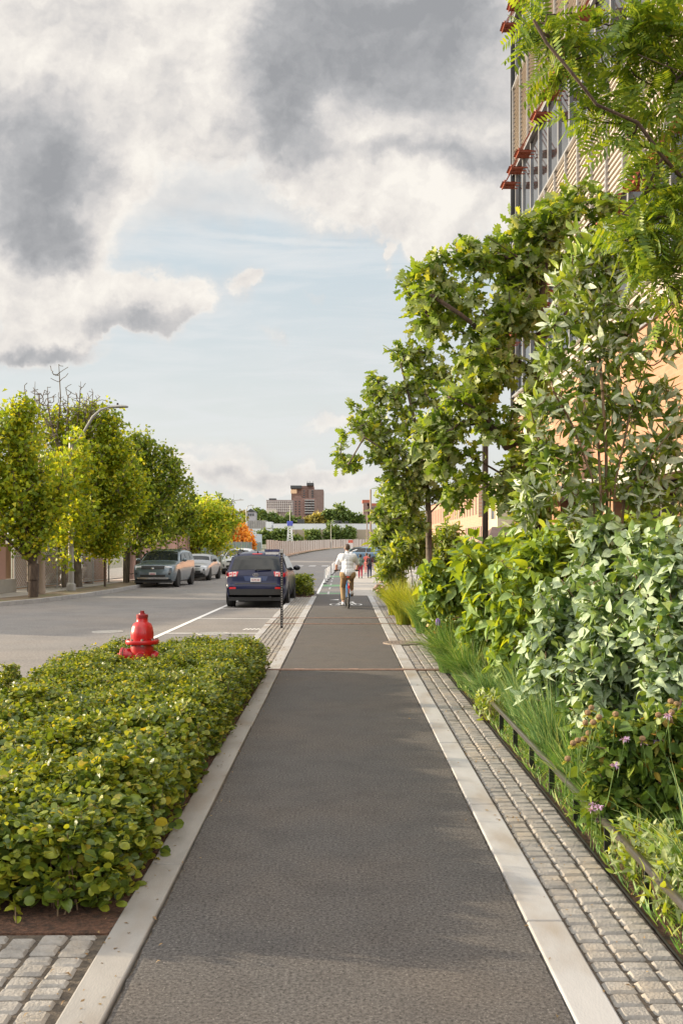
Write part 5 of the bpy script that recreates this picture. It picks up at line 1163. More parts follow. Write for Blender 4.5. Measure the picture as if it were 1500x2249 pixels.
ltree('tall maple, yellow green, with forked trunk behind the left street lamp', 173, 1289, [(150, 960, 50, 34), (200, 930, 45, 24), (240, 915, 30, 12), (120, 1030, 60, 46), (190, 1020, 60, 46), (240, 990, 45, 26), (252, 1035, 40, 26), (258, 1080, 36, 22), (240, 1120, 34, 18), (110, 1110, 60, 46), (175, 1110, 60, 46), (225, 1080, 50, 34), (140, 1180, 55, 40), (195, 1170, 45, 30), (115, 930, 30, 12), (260, 945, 20, 7), (150, 1100, 45, 26, -3.3), (125, 1030, 42, 22, -3.3), (165, 1030, 40, 20, -3.3), (148, 1180, 40, 22, -3.2), (185, 1150, 36, 18, -3), (175, 975, 25, 9, -3), (245, 900, 10, 5), (265, 925, 9, 4), (215, 890, 8, 4), (95, 910, 10, 5), (135, 900, 10, 5), (268, 905, 5, 3), (90, 960, 30, 12), (225, 955, 30, 14), (262, 990, 22, 10), (282, 1060, 16, 7), (275, 1105, 20, 8), (205, 905, 14, 7), (170, 915, 14, 6), (255, 920, 8, 5), (120, 1200, 34, 16), (225, 1140, 26, 12), (157, 1060, 40, 20, -4.2), (157, 1130, 40, 20, -4.2), (160, 1015, 26, 10, -4.2), (150, 1195, 34, 14, -4.2)], M_far[1], 102, rad=.18, tpx=[(170, 1230), (168, 1150)], bark=M_barkg)
ltree('small lime green sapling between the lumber fence and the dark maple', 231, 1288, [(232, 1165, 32, 34), (210, 1185, 24, 20), (255, 1180, 28, 24), (240, 1145, 24, 16), (200, 1200, 18, 10), (265, 1200, 18, 10), (215, 1160, 18, 10), (250, 1200, 22, 12)], M_far[2], 103, rad=.05, k=14, size=.13, tpx=[(231, 1230), (232, 1190)], name='sapling')
ltree('dense dark green maple left of the grey parked car', 278, 1279, [(270, 1010, 50, 40), (310, 1000, 45, 34), (250, 1070, 50, 40), (300, 1080, 55, 50), (345, 1060, 45, 34), (290, 1150, 50, 44), (340, 1140, 50, 40), (320, 980, 24, 12), (355, 1000, 22, 10), (375, 1050, 22, 10), (285, 975, 24, 12), (330, 1195, 40, 24), (300, 955, 12, 6), (372, 1010, 12, 6), (328, 965, 8, 5), (352, 985, 8, 5), (385, 1030, 7, 4), (280, 960, 7, 4), (368, 990, 6, 3), (245, 1010, 20, 9), (238, 1060, 16, 7), (260, 985, 14, 6), (318, 975, 10, 5), (342, 990, 12, 6), (378, 1010, 7, 4), (390, 1060, 9, 5), (388, 1090, 12, 5)], M_far[0], 104, rad=.16, bark=M_barkg)
ltree('dark green maple with spiky right side directly behind the grey parked car', 303, 1274, [(340, 1080, 50, 40), (365, 1120, 40, 34), (320, 1150, 45, 34), (380, 1090, 24, 14), (360, 1175, 38, 24), (345, 1030, 30, 16), (385, 1140, 22, 12)], M_far[0], 105, rad=.13, bark=M_barkg)
ltree('bright yellow topped lime green locust between cars and orange barrel', 436, 1259, [(430, 1125, 36, 40), (400, 1140, 34, 34), (460, 1135, 34, 34), (420, 1170, 45, 44), (465, 1175, 40, 36), (490, 1155, 28, 20), (395, 1190, 34, 28), (510, 1140, 18, 10), (440, 1205, 38, 26), (480, 1205, 26, 16), (380, 1165, 26, 16)], M_far[2], 106, rad=.14, tpx=[(435, 1225), (432, 1195)], k=14, name='locust_tree')
ltree('autumn yellow crown rising behind the lime green locust', 420, 1252, [(430, 1110, 26, 26), (455, 1118, 24, 20), (400, 1118, 24, 20), (440, 1130, 30, 20), (470, 1128, 16, 8), (410, 1098, 14, 6), (440, 1090, 12, 5)], M_far[1], 107, rad=.1)
ltree('lime shrubby tree behind the silver car', 368, 1256, [(370, 1195, 30, 26), (392, 1205, 26, 22), (350, 1205, 24, 16), (380, 1222, 22, 14)], M_far[2], 108, rad=.07, size=.15)
ltree('thin tree with russet leaves right of the yellow crown', 475, 1252, [(485, 1190, 24, 18), (470, 1205, 20, 14), (495, 1170, 16, 8), (480, 1160, 18, 10)], M_far[5], 109, rad=.08)
ltree('orange maple beyond the white car', 513, 1236, [(515, 1175, 18, 26), (505, 1195, 18, 24), (528, 1190, 18, 24), (520, 1205, 20, 22), (500, 1170, 12, 10), (535, 1205, 12, 9), (528, 1168, 10, 8), (545, 1200, 8, 5)], M_far[3], 110, rad=.12, size=.30, k=12)
def bare(label, base, tips, seed):
    g = gnd(*base); Y = g.y; rng = np.random.default_rng(seed)
    st = [[tuple(g), A_(base[0]-2, 1150, Y), A_(base[0]-4, 1010, Y)]]
    for x, y, bx in tips: st.append([A_(base[0]-4, 1010, Y), A_((base[0]+x)/2+bx, 950, Y), A_(x-bx*.4, (y+950)/2, Y), A_(x, y, Y)])
    bl = []
    for x, y, bx in tips: bl += [(A_(x, (y+940)/2, Y), .9, 26), (A_(x, y+20, Y), .5, 12), (A_((x+base[0])/2, 960, Y), 1.0, 14)]
    return tree('bare_tree', label, 'tree', st, bl, M_hedge, M_barkg, CHEAP, k=0, size=.1, rad=(.09, .008), seed=seed, step=.3, texp=.5, ups=1.4, group='bare trees at the left')
def bare_fix():
    bare('leafless grey tree whose twigs stand above the yellow maple', (142, 1290), [(130, 800, -10), (105, 850, -6), (178, 838, 8), (192, 870, 8), (150, 870, 0), (205, 862, 10), (118, 905, -5)], 120)
    bare('leafless dark tree at far left beside the leaning pole', (66, 1300), [(78, 838, 4), (88, 870, 4), (66, 880, -3), (30, 915, -6), (45, 900, -4), (5, 930, -8)], 121)
bare_fix()
# bushes on the retaining wall, far town trees
def ftree(name, label, x, ybase, Y, blobs, m, seed, size, cat='tree', group=None, k=12):
    g = at(x, ybase, Y); cs = pxblobs(blobs, Y); st = [[tuple(g), tuple(at(x, ybase-(ybase-blobs[0][1])*.6, Y))]]
    return tree(name, label, cat, st, cs, m, M_bark, CHEAP, k=k, size=size, clump=.28, spread=1.2, droop=.1, up=.4, rad=(.35, .05), seed=seed, step=1.5, group=group)
GB = 'shrubs in front of the retaining wall'
for i, (x, y, r, n, lab) in enumerate([(568, 1184, 17, 60, 'round dark shrub at the left end of the row behind the hoarding'), (588, 1177, 14, 40, 'pointed shrub second from left behind the hoarding'), (617, 1178, 22, 80, 'large dark shrub left of the white lattice mast'), (652, 1182, 11, 26, 'low pale shrub right of the white lattice mast'), (686, 1172, 15, 50, 'rounded shrub in the middle of the brown wall'), (730, 1170, 19, 70, 'wide dark shrub on the brown wall above the posters'), (765, 1169, 15, 50, 'shrub at the right end of the brown wall row')]):
    ftree('shrub', lab, x, 1195, 375 if i < 3 else 380, [(x, y, r*.85, n), (x-r*.5, y+r*.35, r*.6, n//2), (x+r*.5, y+r*.35, r*.6, n//2)], M_far[4], 130+i, 1.1, 'shrub', GB)
GT = 'trees on the skyline'
for i, (x, y, r, n, m, lab) in enumerate([(488, 1110, 22, 70, 4, 'round dark hill tree above the grey box house'), (573, 1130, 14, 44, 4, 'tree left of the white finned block'), (595, 1138, 15, 44, 4, 'dark tree under the white finned block'), (622, 1140, 18, 56, 4, 'spreading tree under the middle of the apartment blocks'), (650, 1142, 12, 30, 4, 'tree below the balcony block'), (682, 1141, 14, 44, 5, 'olive yellow tree below the brown tower'), (703, 1138, 12, 34, 5, 'olive tree right of the brown tower foot'), (722, 1128, 13, 44, 4, 'pointed tall tree right of the brown tower'), (745, 1126, 18, 64, 4, 'widest green tree on the skyline'), (770, 1134, 14, 40, 4, 'small green tree left of the red roofed block'), (790, 1138, 11, 26, 4, 'low tree at the foot of the red roofed block'), (455, 1125, 14, 30, 4, 'dark tree just left of the hill house'), (530, 1130, 9, 20, 5, 'small yellowish tree beside the hill house')]):
    ftree('tree', lab, x, 1165, 500 if 560 < x else 350, [(x, y, r*.8, n), (x-r*.5, y+r*.4, r*.6, n//2), (x+r*.55, y+r*.4, r*.6, n//2)], M_far[m], 150+i, 1.5 if x > 560 else 1.0, 'tree', GT)
# ------------------------------------------------------------------ cars
M_tyre = mat('tyre_rubber', (.015, .015, .015), (.022, .021, .02), 20, .85)
M_rim = mat('alloy_rim', (.40, .40, .41), rough=.3, metal=.8)
M_carglass = mat('car_glass', (.010, .012, .013), (.018, .021, .022), 2, .05, spec=.45)
M_trim = mat('black_trim', (.02, .02, .021), (.028, .028, .028), 8, .6)
M_tail = mat('tail_lamp_red', (.55, .012, .02), rough=.15, coat=.6)
M_tailw = mat('tail_lamp_clear', (.55, .42, .40), rough=.15, coat=.6)
M_head = mat('head_lamp', (.55, .56, .58), rough=.1, coat=.8)
M_chrome = mat('chrome', (.62, .62, .63), rough=.15, metal=.9)
M_plate = mat('plate_white', (.66, .65, .65)); M_platered = mat('plate_red', (.42, .05, .08)); M_plategrn = mat('plate_green', (.25, .42, .33))
class Car:
    def __init__(s, name, label, loc, rz, prof, Wd, paint, zb=1.0, tum=.2, sill=.28, group=None, end=.10, cat='car'):
        s.root = thing(name, label, cat, loc, rz, group); s.W = Wd; s.zb = zb; s.tum = tum; s.sill = sill; s.end = end
        p = [Vector((0, a, b)) for a, b in prof]; s.L = prof[-1][0]; s.zt = max(b for a, b in prof)
        pts = []
        for i in range(len(p)-1):
            p0, p1, p2, p3 = p[max(i-1, 0)], p[i], p[i+1], p[min(i+2, len(p)-1)]; k = max(2, int((p2-p1).length/.07))
            for j in range(k):
                t = j/k; m1, m2 = (p2-p0)*.5, (p3-p1)*.5
                l = (p2-p1).length; m1 = m1.normalized()*min(m1.length, l) if m1.length else m1; m2 = m2.normalized()*min(m2.length, l) if m2.length else m2
                t2, t3 = t*t, t*t*t; pts.append((2*t3-3*t2+1)*p1+(t3-2*t2+t)*m1+(-2*t3+3*t2)*p2+(t3-t2)*m2)
        pts.append(p[-1]); s.pr = pts; s.paint = paint
        s.s = [0.0]
        for a, b in zip(pts[:-1], pts[1:]): s.s.append(s.s[-1]+(b-a).length)
        b = MB(); nx = 14; rows = []
        us = [-1, -.94, -.85, -.7, -.5, -.25, 0, .25, .5, .7, .85, .94, 1]
        for q in range(len(pts)): rows.append([s.top(s.s[q], u) for u in us])
        vs = [v for r in rows for v in r]; n = len(us)
        b.add(vs, [(i*n+j, i*n+j+1, (i+1)*n+j+1, (i+1)*n+j) for i in range(len(rows)-1) for j in range(n-1)])
        for sg, c in ((-1, 0), (1, n-1)):
            K = 10; vs = []
            for r in rows:
                e = r[c]; 
                for k in range(K+1):
                    z = s.sill+(e.z-s.sill)*k/K; x = s.w(e.y, z)
                    if k == K: vs.append(e)
                    else:
                        f = k/K; vs.append(Vector((sg*(x*(1-f**8)+abs(e.x)*f**8), e.y, z)))
            b.add(vs, [(i*(K+1)+k, i*(K+1)+k+1, (i+1)*(K+1)+k+1, (i+1)*(K+1)+k) for i in range(len(rows)-1) for k in range(K)])
        s.body = b.build('body', paint, s.root, smooth=True, auto=38)
        ub = MB(); ub.box(-Wd/2+.12, Wd/2-.12, .12, s.L-.12, s.sill-.06, s.sill+.05); ub.build('underbody', M_trim, s.root)
    def w(s, y, z):
        w = s.W/2
        if z > s.zb: w *= 1-s.tum*((z-s.zb)/(s.zt-s.zb))**1.15
        else: w *= 1-.05*max(0, (.62-z)/.35)**2-.012*((z-.8)/.3)**2*(1 if z < 1.1 else 0)
        d = min(y, s.L-y); w *= 1-s.end*max(0, 1-d/.6)**2
        return w
    def prof(s, sv):
        sv = min(max(sv, 0), s.s[-1]); i = int(np.searchsorted(s.s, sv, 'right'))-1; i = min(i, len(s.pr)-2)
        t = (sv-s.s[i])/max(1e-9, s.s[i+1]-s.s[i]); return s.pr[i]+(s.pr[i+1]-s.pr[i])*t, (s.pr[i+1]-s.pr[i]).normalized()
    def top(s, sv, u, off=0.0):
        p, d = s.prof(sv); nrm = Vector((0, -d.z, d.y)); w = s.w(p.y, p.z)
        c = .05*abs(u)**2.2+.05*abs(u)**10
        q = p-nrm*c; q = Vector((u*w*(1-.015*abs(u)**10), q.y, q.z)); return q+nrm*off
    def rear(s, z): return next(v for v, p in zip(s.s, s.pr) if p.z >= z)
    def front(s, z): return [v for v, p in zip(s.s, s.pr) if p.z >= z][-1]
    def patch(s, name, s0, s1, u0, u1, m, off=.006, parent=None, shape=None, ns=8, nu=10):
        b = MB(); vs = []
        for i in range(ns+1):
            t = i/ns; sv = s0+(s1-s0)*t; a, c = (u0, u1) if shape is None else shape(t)
            for j in range(nu+1): vs.append(s.top(sv, a+(c-a)*j/nu, off))
        b.add(vs, [(i*(nu+1)+j, i*(nu+1)+j+1, (i+1)*(nu+1)+j+1, (i+1)*(nu+1)+j) for i in range(ns) for j in range(nu)])
        return b.build(name, m, parent or s.root, smooth=True)
    def side(s, name, sg, poly, m, off=.006, parent=None, n=1):
        b = MB(); P = []
        for (a, c) in zip(poly, poly[1:]+poly[:1]):
            for k in range(4): P.append((a[0]+(c[0]-a[0])*k/4, a[1]+(c[1]-a[1])*k/4))
        cy, cz = sum(p[0] for p in P)/len(P), sum(p[1] for p in P)/len(P); P2 = [(cy, cz)]+[(cy+(y-cy)*.5, cz+(z-cz)*.5) for y, z in P]+P; k = len(P)
        vs = [(sg*(s.w(y, z)+off), y, z) for y, z in P2]
        fs = [(0, 1+i, 1+(i+1) % k) for i in range(k)]+[(1+i, 1+k+i, 1+k+(i+1) % k, 1+(i+1) % k) for i in range(k)]
        b.add(vs, fs); return b.build(name, m, parent or s.root, smooth=True)
    def wheels(s, ys, r, wd=.22):
        for y in ys:
            for sg in (-1, 1):
                x = s.W/2-.105
                b = MB(); b.lathe([(r*.30, -wd*.42), (r*.30, wd*.42)], 20, (sg*x, y, r), ax='x'); h = b.build('wheel', M_trim, s.root, smooth=True, auto=40)
                b = MB(); b.lathe([(r*.66, -wd/2), (r*.93, -wd/2), (r, -wd*.36), (r, wd*.36), (r*.93, wd/2), (r*.66, wd/2), (r*.64, 0), (r*.66, -wd/2)], 30, (sg*x, y, r), ax='x'); b.build('tyre', M_tyre, h, smooth=True, auto=40)
                b = MB(); xo = sg*(x+wd*.40)
                b.lathe([(r*.66, -.012), (r*.70, .012), (r*.6, .0)], 26, (xo, y, r), ax='x'); b.lathe([(0, -.015), (0.07, -.015), (.07, .012), (0, .012)], 12, (xo, y, r), ax='x')
                for k in range(5):
                    a = k*2*math.pi/5; b.bar((xo, y, r), (xo, y+math.cos(a)*r*.64, r+math.sin(a)*r*.64), .06, .02, (1, 0, 0))
                b.build('rim', M_rim, h)
                arch = [(y+math.cos(a)*(r+.075), r+math.sin(a)*(r+.075)) for a in np.linspace(-.15, math.pi+.15, 18)]
                b = MB(); vs = [(sg*(s.w(yy, max(zz, .4))+.004), yy, max(zz, s.sill-.02)) for yy, zz in arch]+[(sg*(s.w(y, .5)+.0045), y, .35)]
                b.add(vs, [(i, i+1, len(arch)) for i in range(len(arch)-1)]); b.build('wheel_arch', M_trim, s.root)
    def mirrors(s, y, z, m):
        for sg in (-1, 1):
            x = s.w(y, z); b = MB(); b.ball((sg*(x+.13), y, z+.05), .12, .07, .085, 12, 8); b.bar((sg*(x-.03), y, z-.02), (sg*(x+.08), y, z+.02), .05, .03); o = b.build('mirror', m, s.root, smooth=True)
            b = MB(); b.ball((sg*(x+.135), y-.045, z+.05), .095, .035, .066, 12, 8); b.build('mirror_glass', M_carglass, o, smooth=True)
    def side_windows(s, list_, m=M_carglass):
        for poly in list_:
            for sg in (-1, 1): s.side('side_window', sg, poly, m, .006)

M_blue = mat('navy_car_paint', (.002, .005, .036), (.003, .006, .042), 3, .3, metal=0, coat=.3, spec=.25)
suv = [(0.0, .40), (0.0, .58), (.015, .70), (.07, .755), (.10, .90), (.13, 1.02), (.19, 1.10), (.36, 1.38), (.50, 1.58), (.72, 1.66), (1.2, 1.705), (1.9, 1.715), (2.5, 1.675), (2.85, 1.57), (3.3, 1.28), (3.55, 1.12), (3.75, 1.07), (4.25, .98), (4.5, .88), (4.62, .72), (4.66, .55), (4.65, .40)]
g = (-2.62, 30.0, ZR)
c = Car('parked_car', 'dark blue estate car parked in the marked bay, seen from behind', g, R(-1.0), suv, 1.89, M_blue, zb=1.04, tum=.235)
rw_ = c.patch('rear_window', c.rear(1.13), c.rear(1.57), -.8, .8, M_carglass, shape=lambda t: (-.88+.02*t, .88-.02*t))
b = MB(); b.bar((.05, .17, 1.155), (.46, .205, 1.165), .03, .03); b.ball((.0, .185, 1.15), .04, .03, .03, 8, 6); b.build('wiper', M_trim, rw_)
c.patch('brake_light', c.rear(1.60), c.rear(1.625), -.2, .2, mat('brake_light_red', (.65, .05, .05), rough=.2))
for sg in (-1, 1):
    sh_ = (lambda t: (.60+.05*(1-t), 1.0)) if sg == 1 else (lambda t: (-1.0, -.60-.05*(1-t)))
    t_ = c.patch('tail_light', c.rear(.93), c.rear(1.10), 0, 0, M_tail, .012, shape=sh_)
    for u, wd in ((.725, .055), (.875, .055)):
        c.patch('lens', c.rear(.955), c.rear(1.065), sg*(u-wd), sg*(u+wd), M_tailw, .018, t_, ns=4, nu=4)
        c.patch('bulb', c.rear(.98), c.rear(1.04), sg*(u-.035), sg*(u+.035), M_tail, .022, t_, ns=4, nu=4)
    c.side('tail_light', sg, [(.14, .95), (.42, 1.0), (.44, 1.06), (.17, 1.11)], M_tail, .008)
    c.patch('reflector', c.rear(.53), c.rear(.60), sg*.70, sg*.95, M_tail, .008, ns=3, nu=4)
c.patch('plate_recess', c.rear(.765), c.rear(.925), -.42, .42, mat('navy_recess', (.012, .025, .095), rough=.35, coat=.6), .004, shape=lambda t: (-.36-.06*t, .36+.06*t))
c.patch('tailgate_gap', c.rear(.715), c.rear(.748), -.72, .72, M_trim, .004, ns=2)
c.patch('rear_apron', .0, c.rear(.50), -.98, .98, M_trim, .01, ns=5)
b = MB(); b.box(-.155, .155, .058, .066, .79, .915); pl_ = b.build('licence_plate', M_plate, c.root, bevel=.003)
def text(name, body, size, loc, rot, m, parent, ext=.002):
    cu = bpy.data.curves.new(name, 'FONT'); cu.body = body; cu.size = size; cu.extrude = ext; cu.align_x = 'CENTER'; cu.align_y = 'CENTER'
    o = bpy.data.objects.new(name, cu); COL.objects.link(o); me = bpy.data.meshes.new_from_object(o.evaluated_get(bpy.context.evaluated_depsgraph_get())); bpy.data.objects.remove(o)
    o = link(name, me, m, parent); o.location = loc; o.rotation_euler = rot; return o
bpy.context.view_layer.update()
text('plate_number', '5CPJ 82', .075, (0, .055, .848), (R(90), 0, 0), M_platered, pl_)
b = MB()
for sv in range(24):
    a0, a1 = 2*math.pi*sv/24, 2*math.pi*(sv+1)/24; f = lambda a, k: (.085*k*math.cos(a), .098, 1.0+.046*k*math.sin(a)); b.bar(f((a0), 1), f(a1, 1), .012, .014, (0, 1, 0))
b.bar((-.045, .098, .965), (-.015, .098, 1.035), .015, .012, (0, 1, 0)); b.bar((.015, .098, .965), (.045, .098, 1.035), .015, .012, (0, 1, 0)); b.bar((-.035, .098, .99), (.035, .098, 1.01), .012, .012, (0, 1, 0))
em = b.build('emblem', M_chrome, c.root); em.location = (0, -.005, 0)
c.side_windows([[(.62, 1.17), (1.15, 1.12), (1.15, 1.52), (.80, 1.55)], [(1.2, 1.12), (2.1, 1.1), (2.1, 1.56), (1.2, 1.53)], [(2.18, 1.1), (3.1, 1.1), (2.78, 1.42), (2.4, 1.55), (2.18, 1.56)]])
c.patch('windscreen', c.front(1.55), c.front(1.16), -.86, .86, M_carglass)
c.wheels((.92, 3.62), .355, .24); c.mirrors(3.0, 1.1, M_blue)
for sg in (-1, 1):
    b = MB(); b.tube([(sg*.60, .62, 1.63), (sg*.62, .8, 1.70), (sg*.63, 1.4, 1.745), (sg*.63, 2.2, 1.735), (sg*.62, 2.5, 1.67)], .024, 8); b.build('roof_rail', M_trim, c.root, smooth=True)
b = MB(); b.tube([(0, .75, 1.665), (0, .70, 1.715)], [.03, .012], 8); b.build('aerial_fin', M_trim, c.root)
b = MB(); b.tube([(.45, .1, .33), (.45, -.03, .33)], .035, 10); b.box(-.3, .3, .3, .9, .22, .30); b.build('exhaust', M_trim, c.root)

def facing_car(label, loc, rz, prof, W_, paint, kind, zb, plate=True, wr=.35):
    c = Car('parked_car', label, loc, rz, prof, W_, paint, zb=zb, tum=.2, end=.14)
    zt = c.zt; c.patch('windscreen', c.front(zt-.13), c.front(zb+.10), -.88, .88, M_carglass, shape=lambda t: (-.84-.05*t, .84+.05*t))
    zg = zb-.22
    c.patch('grille', c.front(zg+.03), c.front(zg-.09), -.62, .62, M_trim, .008, ns=4)
    c.patch('lower_intake', c.front(.55), c.front(.42), -.7, .7, M_trim, .008, ns=4)
    c.patch('bumper_strip', c.front(.405), c.front(.36) if kind == 'suv' else c.s[-1], -.9, .9, M_chrome if kind == 'suv' else M_trim, .012, ns=3)
    for sg in (-1, 1):
        c.patch('headlight', c.front(zg+.06), c.front(zg-.05), sg*.62, sg*.98, M_head, .01, ns=4)
        c.patch('fog_recess', c.front(.62), c.front(.48), sg*.86, sg*.97, M_trim, .008, ns=3, nu=3)
    b = MB(); b.ball((0, c.L+.008, zg-.03), .07, .015, .045, 12, 6); b.build('emblem', M_chrome, c.root, smooth=True)
    if plate:
        b = MB(); b.box(-.155, .155, c.L+.005, c.L+.015, .56, .68); p_ = b.build('licence_plate', M_plate, c.root)
        b = MB(); b.box(-.12, .12, c.L+.0155, c.L+.017, .595, .63); b.build('plate_text_band', M_platered, p_)
    c.patch('rear_window', c.rear(zb+.1), c.rear(zt-.12), -.8, .8, M_carglass)
    return c
M_slate = mat('slate_car_paint', (.10, .135, .165), (.115, .15, .18), 3, .28, metal=.3, coat=1.0)
M_silverp = mat('silver_car_paint', (.36, .37, .38), rough=.3, metal=.5, coat=.8)
M_whitep = mat('white_car_paint', (.66, .67, .69), rough=.3, coat=.8)
M_darkp = mat('dark_car_paint', (.03, .04, .055), rough=.28, metal=.3, coat=1.0)
M_bluep = mat('steel_blue_paint', (.09, .16, .25), rough=.28, metal=.3, coat=1.0)
sedan = [(0.0, .38), (.0, .6), (.05, .86), (.12, .96), (.75, 1.02), (1.0, 1.12), (1.45, 1.36), (1.9, 1.43), (2.4, 1.42), (2.75, 1.33), (3.3, 1.05), (3.55, .96), (4.2, .86), (4.5, .74), (4.58, .55), (4.57, .36)]
cuv = [(0.0, .42), (.0, .7), (.06, .98), (.15, 1.15), (.42, 1.5), (.62, 1.62), (1.2, 1.68), (1.9, 1.68), (2.4, 1.62), (2.75, 1.5), (3.25, 1.2), (3.45, 1.10), (4.1, 1.0), (4.45, .86), (4.55, .68), (4.58, .5), (4.57, .38)]
sq = [(0.0, .42), (.0, .75), (.06, 1.0), (.13, 1.15), (.35, 1.5), (.55, 1.65), (1.2, 1.71), (2.0, 1.72), (2.6, 1.65), (2.9, 1.55), (3.35, 1.26), (3.5, 1.18), (3.7, 1.15), (4.4, 1.07), (4.62, .98), (4.70, .82), (4.73, .58), (4.72, .38)]
p = gnd(352, 1291, ZR); 
cA = facing_car('slate blue grey large car parked facing forward at the left kerb', (p.x, p.y+4.7, ZR), R(180-4), sq, 1.92, M_slate, 'suv', 1.10)
cA.side_windows([[(.5, 1.25), (1.3, 1.2), (1.3, 1.55), (.75, 1.57)], [(1.38, 1.2), (2.2, 1.18), (2.2, 1.57), (1.38, 1.56)], [(2.28, 1.18), (3.2, 1.2), (2.9, 1.46), (2.5, 1.57), (2.28, 1.57)]]); cA.wheels((.9, 3.75), .37); cA.mirrors(3.15, 1.17, M_slate)
for sg in (-1, 1):
    b = MB(); b.tube([(sg*.62, .7, 1.68), (sg*.65, 1.4, 1.755), (sg*.64, 2.5, 1.70)], .022, 8); b.build('roof_rail', M_trim, cA.root, smooth=True)
cB = facing_car('silver saloon car parked directly behind the slate grey one', (-7.75, 52.6+4.4, ZR), R(180-3), sedan, 1.78, M_silverp, 'sedan', .98)
cB.side_windows([[(.95, 1.08), (1.75, 1.04), (1.75, 1.34), (1.4, 1.32)], [(1.85, 1.04), (2.4, 1.03), (2.4, 1.36), (1.85, 1.36)], [(2.48, 1.03), (3.15, 1.05), (2.75, 1.28), (2.48, 1.36)]]); cB.wheels((.85, 3.6), .32); cB.mirrors(3.05, 1.02, M_trim)
cC = facing_car('white car facing forward in the distance left of the dark blue car roof', (-6.75, 68.4, ZR), R(180-2), cuv, 1.85, M_whitep, 'suv', 1.06)
cC.side_windows([[(.5, 1.2), (1.3, 1.16), (1.3, 1.52), (.75, 1.54)], [(1.38, 1.16), (2.2, 1.14), (2.2, 1.55), (1.38, 1.53)], [(2.28, 1.14), (3.1, 1.15), (2.75, 1.42), (2.28, 1.55)]]); cC.wheels((.85, 3.65), .35); cC.mirrors(3.0, 1.14, M_whitep)
for lab, x, Y, rz, pr, pt, zb in (('dark hatchback parked at an angle far right, farthest of the three beyond the pedestrians', 795, 118, 60, cuv, M_darkp, 1.06), ('white saloon parked at an angle between two darker cars beyond the pedestrians', 800, 109, 62, sedan, M_whitep, .98), ('steel blue car parked at an angle directly behind the pedestrians', 812, 101, 64, cuv, M_bluep, 1.06)):
    a = at(x, 1196, Y); cc = facing_car(lab, (a.x+1.6, Y+1.5, ZR), R(rz), pr, 1.8, pt, 'sedan', zb, plate=False)
    cc.side_windows([[(.8, zb+.1), (1.7, zb+.08), (1.7, cc.zt-.12), (1.3, cc.zt-.13)], [(1.8, zb+.08), (3.05, zb+.1), (2.7, cc.zt-.22), (2.4, cc.zt-.12), (1.8, cc.zt-.12)]]); cc.wheels((.85, 3.6), .33)
b = MB(); a = at(821, 1211, 140); b.box(a.x-.9, a.x+.9, 140, 144, .2, 1.7); 
# orange cone behind the white car
oc = thing('traffic_cone', 'small orange traffic cone seen above the white car roof', 'traffic cone', (at(502, 1196, 72).x, 72, .9-1.0)); 
b = MB(); b.lathe([(.22, 0), (.22, .03), (.16, .04), (.03, .85), (0, .86)], 14); b.build('cone', M_or, oc, smooth=True, auto=40)
oc.location.z = ZR+.01

# ------------------------------------------------------------------ people and bicycle
M_skin = mat('skin_fair', (.50, .27, .19), (.46, .24, .165), 12, .55); M_skind = mat('skin_brown', (.20, .10, .065), (.17, .085, .055), 12, .55)
M_hairb = mat('hair_brown', (.045, .026, .018), (.09, .055, .035), 60, .6); M_hairk = mat('hair_black', (.012, .010, .009), (.02, .017, .015), 60, .6)
M_shirt = mat('white_polo', (.68, .68, .70), (.60, .60, .63), 9, .85, bump=.5, bscale=9)
M_khaki = mat('khaki_cotton', (.30, .20, .095), (.25, .165, .08), 10, .9, bump=.6, bscale=14)
def fuse(name, segs, voxel, m, parent, it=4, balls=()):
    b = MB()
    for a, c, ra, rb in segs:
        a, c = Vector(a), Vector(c); n = max(2, int((c-a).length/(min(ra, rb)*.5))+1)
        for i in range(n):
            t = i/(n-1); r = ra+(rb-ra)*t; b.ball(a+(c-a)*t, r, r, r, 10, 7)
    for ctr, r in balls: b.ball(ctr, *r, n=14, m=10)
    me = bpy.data.meshes.new(name); me.from_pydata(b.v, [], b.f); me.update()
    bm = bmesh.new(); bm.from_mesh(me); bmesh.ops.remove_doubles(bm, verts=bm.verts, dist=1e-5); bmesh.ops.recalc_face_normals(bm, faces=bm.faces); bm.to_mesh(me); bm.free()
    o = bpy.data.objects.new(name+'_tmp', me); COL.objects.link(o)
    md = o.modifiers.new('r', 'REMESH'); md.mode = 'VOXEL'; md.voxel_size = voxel
    sm = o.modifiers.new('s', 'SMOOTH'); sm.iterations = it; sm.factor = .5
    me2 = bpy.data.meshes.new_from_object(o.evaluated_get(bpy.context.evaluated_depsgraph_get())); bpy.data.objects.remove(o); me2.name = name
    me2.polygons.foreach_set('use_smooth', np.ones(len(me2.polygons), dtype=bool))
    return link(name, me2, m, parent)
def hand(wr, d, down, side, curl):
    """palm and five separate fingers from the wrist along d, curling towards down; side points to the thumb."""
    wr, d, dn, sd = Vector(wr), Vector(d).normalized(), Vector(down).normalized(), Vector(side).normalized(); out = []
    out.append((wr, wr+d*.045, .024, .022)); palm = wr+d*.085
    for k in (-.027, -.009, .009, .027): out.append((wr+d*.02+sd*k*.7, palm+sd*k, .015, .0125))
    for k, ln in ((-.030, .062), (-.010, .075), (.010, .080), (.030, .072)):
        p = palm+sd*k; q = d.copy()
        for j in range(3):
            ang = curl*(j+1)*.5; q2 = (d*math.cos(ang)+dn*math.sin(ang)); e = p+q2*ln*(.42, .32, .26)[j]; out.append((p, e, .0092-.0008*j, .0086-.0008*j)); p = e
    t = wr+d*.03+sd*.026; t2 = t+(d*.5+sd*.75+dn*.25).normalized()*.038; out += [(t, t2, .012, .010), (t2, t2+(d*.8+sd*.1+dn*.7*curl).normalized()*.03, .0095, .008)]
    return out
